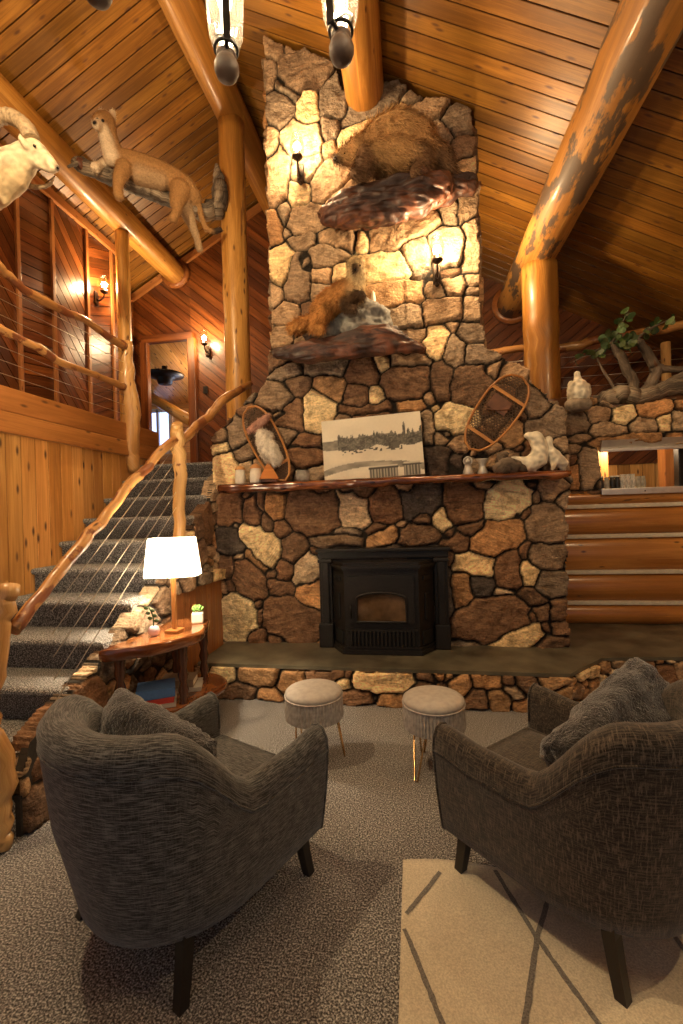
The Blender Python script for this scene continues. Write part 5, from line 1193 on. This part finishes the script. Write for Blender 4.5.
for L in lines:
    for k in range(15):
        i = rs.randrange(3); t = rs.random(); a, b = L[i], L[i+1]
        p = f(a[0]+(b[0]-a[0])*t+rs.uniform(-4, 4), a[1]+(b[1]-a[1])*t+rs.uniform(-4, 4), rs.uniform(-.14, .14)); s = rs.uniform(.028, .046)
        R = Euler((rs.uniform(-.9, .9)+pi/2, rs.uniform(-.8, .8), rs.uniform(-1, 1))).to_matrix(); g_ = rs.uniform(.6, 1.9)
        b0 = mb.add([p+R@Vector((s*1.15*cos(u), s*.9*sin(u), .006*cos(2*u))) for u in [2*pi*e/10 for e in range(10)]]); mb.face(range(b0, b0+10), None, (g_*rs.uniform(.8, 1.6), g_, g_*rs.uniform(.6, 1.2)), 0, False)
lv = sub(mb.build('leaves', M['leaf']), pl); tag(lv, 'round green leaves', kind='stuff')

# ================================================================ KITCHEN PASS-THROUGH
kx0, kx1, kz0, kz1, ky = 1.95, 4.6, 1.70, 2.17, 5.14
mb = MB()
boards(mb, [(1.6, 1.2), (4.9, 1.2), (4.9, 2.6), (1.6, 2.6)], (0, 6.9, 0), (1, 0, 0), (0, 0, 1), (0, -1, 0), pi/2, .16, .005, .014, .3)
boards(mb, [(5.2, 1.2), (6.9, 1.2), (6.9, 2.6), (5.2, 2.6)], (1.75, 0, 0), (0, 1, 0), (0, 0, 1), (1, 0, 0), pi/2, .16, .005, .014, .3)
tag(mb.build('wall_back_kitchen', M['plank']), 'wood boarded kitchen walls seen through the pass-through', 'wall', None, 'structure')
mb = MB(); boards(mb, [(0, 0), (3.3, 0), (3.3, 1.7), (0, 1.7)], (1.6, 5.25, 2.30), (1, 0, 0), (0, 1, 0), (0, 0, -1), .5, .22, .02, .02, .1)
kc = tag(mb.build('ceiling_kitchen', plain('kitchen_ceiling', (.55, .47, .36), .6, 0, .2, 6)), 'pale slatted ceiling of the kitchen', 'ceiling', None, 'structure')
hd = empty('range_hood', (3.2, 5.2, 2.15), 0, 'brushed steel hood strip along the top of the kitchen pass-through', 'hood')
mb = MB(); b1 = mb.add([(1.97, 5.06, 2.215), (4.7, 5.06, 2.215), (4.7, 5.10, 2.125), (1.97, 5.10, 2.125)]); b2 = mb.add([(1.97, 5.3, 2.23), (4.7, 5.3, 2.23), (4.7, 5.3, 2.13), (1.97, 5.3, 2.13)])
mb.face((b1, b1+1, b1+2, b1+3)[::-1], smooth=False); mb.face((b1, b1+1, b2+1, b2), smooth=False); mb.face((b1+3, b2+3, b2+2, b1+2), smooth=False); mb.face((b1, b2, b2+3, b1+3), smooth=False); mb.box((3.3, 5.08, 2.11), (2.7, .05, .025), bev=.004); sub(mb.build('hood_front', M['steel']), hd)
ct = empty('steel_counter', (3.2, 5.2, 1.69), 0, 'stainless steel counter sill of the kitchen pass-through', 'counter')
mb = MB(); mb.box((3.3, 5.23, 1.700), (2.72, .40, .02), bev=.004); mb.box((3.3, 5.035, 1.675), (2.72, .012, .06), bev=.004); sub(mb.build('counter_top', M['steel']), ct)
mb = MB()
for x in (2.35, 2.75, 3.2): mb.ball((x, 5.026, 1.675), .007, 8)
sub(mb.build('rivet', M['black_iron']), ct)
cb = empty('kitchen_cabinet', (2.1, 6.2, 1.5), 0, 'honey wood kitchen cabinet at the left inside the pass-through', 'cabinet')
mb = MB(); mb.box((2.08, 6.1, 1.9), (.52, .5, .72), axis=2, bev=.01); sub(mb.build('cabinet_body', M['plank']), cb)
for x in (1.96, 2.21):
    mb = MB(); mb.box((x, 5.84, 1.9), (.23, .025, .66), axis=2, bev=.006); mb.box((x, 5.826, 1.9), (.14, .015, .54), axis=2, bev=.008); d_ = sub(mb.build('door', M['plank']), cb)
    mb = MB(); mb.ball((x+.085, 5.81, 1.72), .012, 8); mb.build('knob', M['black_iron'], d_)
mb = MB(); mb.box((3.02, 5.9, 1.9), (.16, .16, .9), axis=2, bev=.01); t_ = mb.build('wooden_upright', M['trim']); tag(t_, 'reddish wooden upright inside the kitchen at the right of the pass-through', 'post')
mb = MB(); mb.box((2.78, 5.20, 1.92), (.09, .10, .46), bev=.01); mb.box((2.78, 5.148, 1.92), (.07, .01, .42), bev=.004); t_ = mb.build('dark_upright', M['black_iron']); tag(t_, 'dark metal upright at the right edge of the pass-through', 'post')
jars = [(1.999, 'd'), (2.055, 'c'), (2.11, 'd'), (2.16, 'd'), (2.215, 'w'), (2.265, 'w'), (2.31, 'w'), (2.365, 'c'), (2.41, 'c')]
jl = ['dark jar with pale lid at the left end of the row on the steel counter', 'pale clear glass second from the left on the steel counter', 'dark jar third from the left on the steel counter', 'dark jar beside the white mugs on the steel counter', 'white mottled mug beside the dark jars on the counter', 'white mottled mug in the middle of the three white mugs', 'white mottled mug beside the clear glasses on the counter', 'clear glass beside the white mugs on the steel counter', 'clear glass at the right end of the row on the counter']
jm = {'d': plain('dark_jar', (.03, .026, .022), .25, 0, .2), 'w': plain('mottled_mug', (.62, .58, .50), .4, 0, .5, 60), 'c': plain('cloudy_glass', (.45, .40, .30), .15, 0, .3, 30)}
for (x, k), lb in zip(jars, jl):
    t = empty('counter_jar', (x, 5.20, 1.711), 0, lb, 'jar' if k == 'd' else ('mug' if k == 'w' else 'glass'), 'vessels on the kitchen counter')
    h = .15 if k == 'w' else .125; mb = MB(); mb.lathe([(.020, 0), (.026, .015), (.030, h*.4), (.026, h*.75), (.021, h*.85), (.025, h), (.019, h), (.017, h*.3), (.001, h*.3)], 14); mb.build('vessel', jm[k], t)
    if k == 'w': mb = MB(); mb.tube([(.026, 0, .03), (.044, 0, .04), (.044, 0, .07), (.026, 0, .08)], .005, 6); mb.build('handle', jm[k], t)
    if k == 'd': mb = MB(); mb.lathe([(.025, h), (.025, h+.014), (.001, h+.016)], 14); mb.build('lid', M['white_ceramic'], t)
point((2.4, 5.6, 2.2), 12, (1, .74, .45), .08).name = 'kitchen_light'

# ================================================================ UPSTAIRS ROOM
mb = MB(); mb.lathe([(.001, -.02), (.12, -.02), (.14, .06), (.2, .10), (.33, .13), (.33, .16), (.05, .19), (.05, .3)], 28, (0, 0, 0)); o = mb.build('ceiling_fixture', M['black_iron']); o.location = atY(165, 383, 7.6); tag(o, 'dark round ceiling fixture in the room beyond the upstairs doorway', 'ceiling light')
mb = MB(); mb.tube([atY(138, 390, 9.0), atY(193, 422, 7.6)], .10, 14, wob=.05); o = mb.build('room_log', M['log']); tag(o, 'log in the room beyond the upstairs doorway', 'log')
w0, w1 = atY(151, 412, 9.1), atY(168, 438, 9.1)
wn = empty('window_1', ((w0.x+w1.x)/2, 9.12, (w0.z+w1.z)/2), 0, 'small bluish daylight window in the upstairs room', 'window', None, 'structure')
ww, wh_ = 1.0, .8; x0, x1, z0, z1 = w0.x-.15, w1.x+.05, w1.z-.3, w0.z+.02
mb = MB(); mb.box(((x0+x1)/2, 9.17, (z0+z1)/2), (x1-x0, .01, z1-z0)); sub(mb.build('window_pane', M['daylight']), wn)
mb = MB()
for x in (x0, (x0+x1)/2, x1): mb.box((x, 9.13, (z0+z1)/2), (.06, .06, z1-z0+.1), bev=.01)
for z in (z0, z1): mb.box(((x0+x1)/2, 9.13, z), (x1-x0+.1, .06, .08), bev=.01)
sub(mb.build('window_frame', plain('window_frame_white', (.5, .5, .55), .5)), wn)
point((-3.9, 7.9, 4.0), 12, (1, .75, .48), .1).name = 'room_light'
l = bpy.data.lights.new('window_light', 'AREA'); l.energy = 14; l.color = (.65, .75, 1); l.size = .8; o = bpy.data.objects.new('window_light', l); C.objects.link(o); o.location = (-3.8, 9.0, 3.1); o.rotation_euler = (radians(-90), 0, 0)
mb = MB(); mb.box((0, 0, 0), (.075, .012, .12), bev=.004); mb.box((0, -.008, .0), (.012, .01, .03), bev=.002); o = mb.build('light_switch', M['black_iron']); o.location = atY(205.5, 390, 6.815); tag(o, 'dark wall switch plate below the wall lamp beside the upstairs doorway', 'switch')

# ================================================================ SEATING
def armchair(name, loc, yaw, fab, label):
    t = empty(name, loc, yaw, label, 'armchair', 'upholstered tub armchairs')
    path = []
    for k in range(9): path.append((.345, .365-k*.38/8))
    for k in range(1, 28):
        th = pi*k/28; c, s_ = cos(th), sin(th); e = 2/2.25
        path.append((.345*math.copysign(abs(c)**e, c), -.015-.41*abs(s_)**e))
    for k in range(9): path.append((-.345, -.015+k*.38/8))
    n = len(path); rows = []; L = 0; Ls = []; ss = lambda x: max(0, min(1, x))**2*(3-2*max(0, min(1, x)))
    for i, (x, y) in enumerate(path):
        a, b = path[max(i-1, 0)], path[min(i+1, n-1)]; tx, ty = b[0]-a[0], b[1]-a[1]; l_ = hypot(tx, ty); nx, ny = -ty/l_*-1, tx/l_*-1
        if nx*x+ny*(y+.05) < 0: nx, ny = -nx, -ny
        if i: L += hypot(x-path[i-1][0], y-path[i-1][1])
        Ls.append(L)
        bk = ss((-.04-y)/.28); top = .625-.02*ss((.33-y)/.15)*(1-bk)+.25*bk; th = .105+.03*bk; tp = .025+.012*ss((.0-y)/.35); lean = .055*bk
        sec = [(-th*.5, .30), (-th*.5+lean*.2, .45), (-th*.48+lean*.6, top-.075), (-th*.42+lean*.8, top-.035), (-th*.22+lean, top-.008), (th*.05+lean, top), (th*.30+lean, top-.012), (th*.47+lean, top-.045), (th*.52+lean*.8, top-.10), (th*.5+lean*.3, .50), (th*.46-tp*.35, .36), (th*.40-tp*.8, .245), (th*.34-tp, .180), (th*.2-tp, .170), (-th*.5, .18)]
        rows.append([(x+nx*o_, y+ny*o_, z) for o_, z in sec])
    # round the arm fronts
    def cap_row(row, yy, f_): cx = sum(p[0] for p in row)/len(row); cz = sum(p[2] for p in row)/len(row); return [(cx+(p[0]-cx)*f_, p[1]+yy, cz+(p[2]-cz)*(1-(1-f_)*.25)) for p in row]
    rows = [cap_row(rows[0], .022, .62), cap_row(rows[0], .016, .86)]+rows+[cap_row(rows[-1], .016, .86), cap_row(rows[-1], .022, .62)]
    Ls = [-.04, -.02]+Ls+[L+.02, L+.04]
    vs = [0]; r0 = rows[n//2]
    for j in range(1, len(r0)+1): vs.append(vs[-1]+(Vector(r0[j % len(r0)])-Vector(r0[j-1])).length)
    mb = MB(); mb.quadgrid(rows, closed=True, uvs=lambda i, j: (Ls[i], vs[j]), capends=True)
    mb.build('frame', fab, t)
    mb = MB()
    for sg in (1, -1): mb.tube([Vector(rows[2 if sg > 0 else -3][j])+Vector((0, .004, 0)) for j in range(1, 14)], .006, 6)
    off = [Vector(r[8]) for r in rows[2:-2]]; mb.tube([p+Vector((0, 0, .002)) for p in off], .005, 6)
    mb.build('piping', fab, t)
    mb = MB(); mb.box((0, .06, .265), (.60, .60, .13), bev=.02); mb.box((0, -.20, .262), (.42, .30, .12), bev=.02); mb.build('seat_base', fab, t)
    bm = bmesh.new(); bmesh.ops.create_cube(bm, size=1)
    bmesh.ops.subdivide_edges(bm, edges=bm.edges[:], cuts=9, use_grid_fill=True)
    for v in bm.verts:
        x, y, z = v.co*2; pz = (1-abs(x)**6)*(1-abs(y)**6)
        v.co = Vector((x*.278*(1-.04*abs(z)), y*.33*(1-.04*abs(z)), z*.055+(.022*pz if z > .9 else 0)+(0 if abs(z) < .9 else -.016*math.copysign(1, z)*(1-pz))))
    mb = MB(); mb.addbm(bm, Matrix.Translation((0, .045, .385)), smooth=True); mb.build('seat_cushion', fab, t)
    for sx in (1, -1):
        for sy in (1, -1):
            px_, py_ = (.285*sx, .30) if sy > 0 else (.262*sx, -.262); qx, qy = (.318*sx, .315) if sy > 0 else (.308*sx, -.322)
            mb = MB(); r = []
            for z, w, k in ((0, .018, 1), (.08, .020, .62), (.16, .022, .25), (.235, .024, 0)):
                cx, cy = px_+(qx-px_)*k**1.3, py_+(qy-py_)*k**1.3; r.append([(cx+w, cy+w, z), (cx-w, cy+w, z), (cx-w, cy-w, z), (cx+w, cy-w, z)])
            mb.quadgrid(r, closed=True, smooth=False, capends=True); mb.build('leg', M['chair_leg'], t)
    return t
ch1 = armchair('armchair', (-.91, 1.735, 0), radians(-25), M['tweed_grey'], 'grey tweed tub armchair seen from behind on the left, with a dark cushion')
ch2 = armchair('armchair', (.60, 1.95, .004), radians(43.8), M['tweed_brown'], 'dark brown tweed tub armchair at the right, partly on the cream rug')
def pillow(name, loc, rot, size, label, amp=.022):
    bm = bmesh.new(); bmesh.ops.create_cube(bm, size=2); bmesh.ops.subdivide_edges(bm, edges=bm.edges[:], cuts=30, use_grid_fill=True)
    for v in bm.verts:
        x, y, z = v.co; fx_, fz_ = (1-abs(x)**3.0), (1-abs(z)**3.0); pin = 1-.10*(abs(x)*abs(z))**2; sgn = y
        v.co = Vector((x*size[0]*(pin-.06*(1-abs(z)**2)*abs(x)**6), sgn*size[1]*(.10+.9*(max(fx_, 0)*max(fz_, 0))**.55), z*size[2]*(pin-.06*(1-abs(x)**2)*abs(z)**6)))
    bm.normal_update()
    for v in bm.verts:
        p = v.co; v.co = p+v.normal*(amp*.9*noise.noise(p*7)+amp*.5*noise.noise(p*19)+amp*.35*noise.noise(p*46))
    mb = MB(); mb.addbm(bm, Matrix.Identity(4), smooth=True); o = mb.build(name, M['fuzz']); o.location = loc; o.rotation_euler = rot; return tag(o, label, 'cushion', 'fluffy cushions on the armchairs')
def in_chair(c, p): return Matrix.Translation(c.location) @ Matrix.Rotation(c.rotation_euler.z, 4, 'Z') @ Vector(p)
pillow('cushion', in_chair(ch1, (-.06, -.18, .635)), (radians(-22), radians(12), ch1.rotation_euler.z+.12), (.30, .10, .175), 'dark grey fluffy cushion leaning inside the left grey armchair')
pillow('cushion', in_chair(ch2, (.10, -.15, .635)), (radians(-26), radians(-20), ch2.rotation_euler.z-.1), (.36, .12, .18), 'shaggy charcoal cushion leaning inside the right brown armchair', .03)
def ottoman(loc, a0, label):
    t = empty('ottoman_stool', loc, 0, label, 'stool', 'fringed velvet stools'); R = .183
    mb = MB(); mb.lathe([(.001, .452), (.08, .451), (.14, .446), (R-.018, .436), (R-.003, .424), (R, .41), (R-.004, .398)], 48); mb.build('seat', M['velvet'], t)
    mb = MB(); rows = []; n = 240
    for z, d in ((.40, .0), (.39, .004), (.33, .006), (.275, .007), (.262, .005)):
        rows.append([((R-.004+d*(.6*cos(60*u)+.4))*cos(u) if True else 0, (R-.004+d*(.6*cos(60*u)+.4))*sin(u), z) for u in [2*pi*e/n for e in range(n)]])
    mb.quadgrid(rows, closed=True, smooth=False); mb.tube([(R*cos(u), R*sin(u), .399) for u in [2*pi*e/60 for e in range(60)]], .005, 6, closed=True); mb.build('fringe_skirt', M['fringe'], t)
    mb = MB(); mb.lathe([(.15, .30), (.15, .29), (.02, .285)], 32); mb.build('base_ring', M['brass'], t)
    for k in range(3):
        a = a0+2*pi*k/3; c = Vector((cos(a), sin(a), 0)); s_ = Vector((-sin(a), cos(a), 0)); ft = c*.185+Vector((0, 0, .006))
        mb = MB(); mb.tube([c*.135+s_*.045+Vector((0, 0, .295)), ft+s_*.010, ft-s_*.010, c*.135-s_*.045+Vector((0, 0, .295))], .0055, 8); mb.build('leg', M['brass'], t)
    return t
ottoman((-.655, 2.79, 0), radians(8), 'round pale grey fringed stool nearest the book table, on thin brass legs')
ottoman((.088, 2.735, 0), radians(232), 'round pale grey fringed stool beside the right armchair, on thin brass legs')

# rug
mb = MB(); x0, x1, y0, y1 = -.088, 2.2, -.9, 1.995; nx, ny = 120, 150; rows = []
def rugz(x, y):
    e = max(0, 1-(y1-y)/.30); return .010+.018*e*e*max(0, sin((x+.09)*7.5))*max(0, 1-x*.9)+.003*noise.noise(Vector((x*5, y*5, 0)))
segs = [((401, 920), (445, 1030)), ((401, 920), (440, 874)), ((491, 864), (537, 938)), ((537, 938), (604, 1032)), ((549, 897), (537, 938)), ((537, 938), (524, 1030)), ((660, 915), (720, 1000)), ((548, 900), (575, 862))]
fl = [(atZ(*a, .012), atZ(*b, .012)) for a, b in segs]
def rline(x, y):
    m_ = 9
    for a, b in fl:
        dx, dy = b.x-a.x, b.y-a.y; tt = max(0, min(1, ((x-a.x)*dx+(y-a.y)*dy)/(dx*dx+dy*dy))); m_ = min(m_, hypot(x-a.x-tt*dx, y-a.y-tt*dy))
    return m_
nx, ny = 110, 130
b0 = mb.add([(x0+(x1-x0)*i/nx+.006*noise.noise(Vector((0, j*.07, 3)))*(i == 0), y0+(y1-y0)*j/ny+.02*(j/ny)*noise.noise(Vector((i*.02, 7, 0))), rugz(x0+(x1-x0)*i/nx, y0+(y1-y0)*j/ny)) for i in range(nx+1) for j in range(ny+1)])
for i in range(nx):
    for j in range(ny):
        p = (x0+(x1-x0)*(i+.5)/nx, y0+(y1-y0)*(j+.5)/ny)
        wd = .0075 if p[1] > .8 else 0
        mb.face((b0+i*(ny+1)+j, b0+(i+1)*(ny+1)+j, b0+(i+1)*(ny+1)+j+1, b0+i*(ny+1)+j+1))
for a, b in fl:   # dark woven lines
    d = Vector((b.x-a.x, b.y-a.y, 0)); L = d.length; d /= L; nn2 = Vector((-d.y, d.x, 0)); k = int(L/.02)+2; row = []
    for q in range(k+1):
        p = Vector((a.x, a.y, 0))+d*(L*q/k); p += nn2*.003*noise.noise(p*22); w_ = .0088*(1+.35*noise.noise(p*40)); u, v = p+nn2*w_, p-nn2*w_
        if u.y > y1-.01 or min(u.x, v.x) < x0+.001: continue
        row.append([(u.x, u.y, rugz(u.x, u.y)+.0022), (v.x, v.y, rugz(v.x, v.y)+.0022)])
    if len(row) > 1: mb.quadgrid(row, mi=1)
for j in range(ny): i = 0; mb.face((mb.add([(x0, y0+(y1-y0)*j/ny, 0.001), (x0, y0+(y1-y0)*(j+1)/ny, 0.001)]), b0+j, b0+j+1, len(mb.v)-1))
for i in range(nx):
    j = ny; a_, c_ = mb.v[b0+i*(ny+1)+j], mb.v[b0+(i+1)*(ny+1)+j]; mb.face((mb.add([(a_[0], a_[1], .001), (c_[0], c_[1], .001)]), len(mb.v)-1, b0+(i+1)*(ny+1)+j, b0+i*(ny+1)+j))
tag(mb.build('area_rug', [M['rug'], M['rug_line']]), 'cream area rug with thin dark diamond lines under the right armchair', 'rug')

# ================================================================ CAMERA, AMBIENT LIGHT
cam = bpy.data.cameras.new('camera'); co_ = bpy.data.objects.new('camera', cam); C.objects.link(co_)
cam.sensor_fit = 'AUTO'; cam.sensor_width = 36; cam.lens = 36*FOC/1024; cam.clip_start = .05
right = Vector((cos(YAW), sin(YAW), 0)); up = Vector((0, 0, 1)); fw = Vector((-sin(YAW), cos(YAW), 0))
Rr = right*cos(ROLL)-up*sin(ROLL); Uu = right*sin(ROLL)+up*cos(ROLL)
co_.matrix_world = Matrix.Translation((0, 0, H)) @ Matrix((Rr, Uu, -fw)).transposed().to_4x4()
bpy.context.scene.camera = co_
w = bpy.data.worlds.new('world'); bpy.context.scene.world = w; w.use_nodes = True
w.node_tree.nodes['Background'].inputs[0].default_value = (.80, .90, 1.0, 1); w.node_tree.nodes['Background'].inputs[1].default_value = .17
vs_ = bpy.context.scene.view_settings; vs_.view_transform = 'Standard'; vs_.look = 'None'; vs_.gamma = 1; vs_.exposure = 0.78; vs_.use_curve_mapping = False
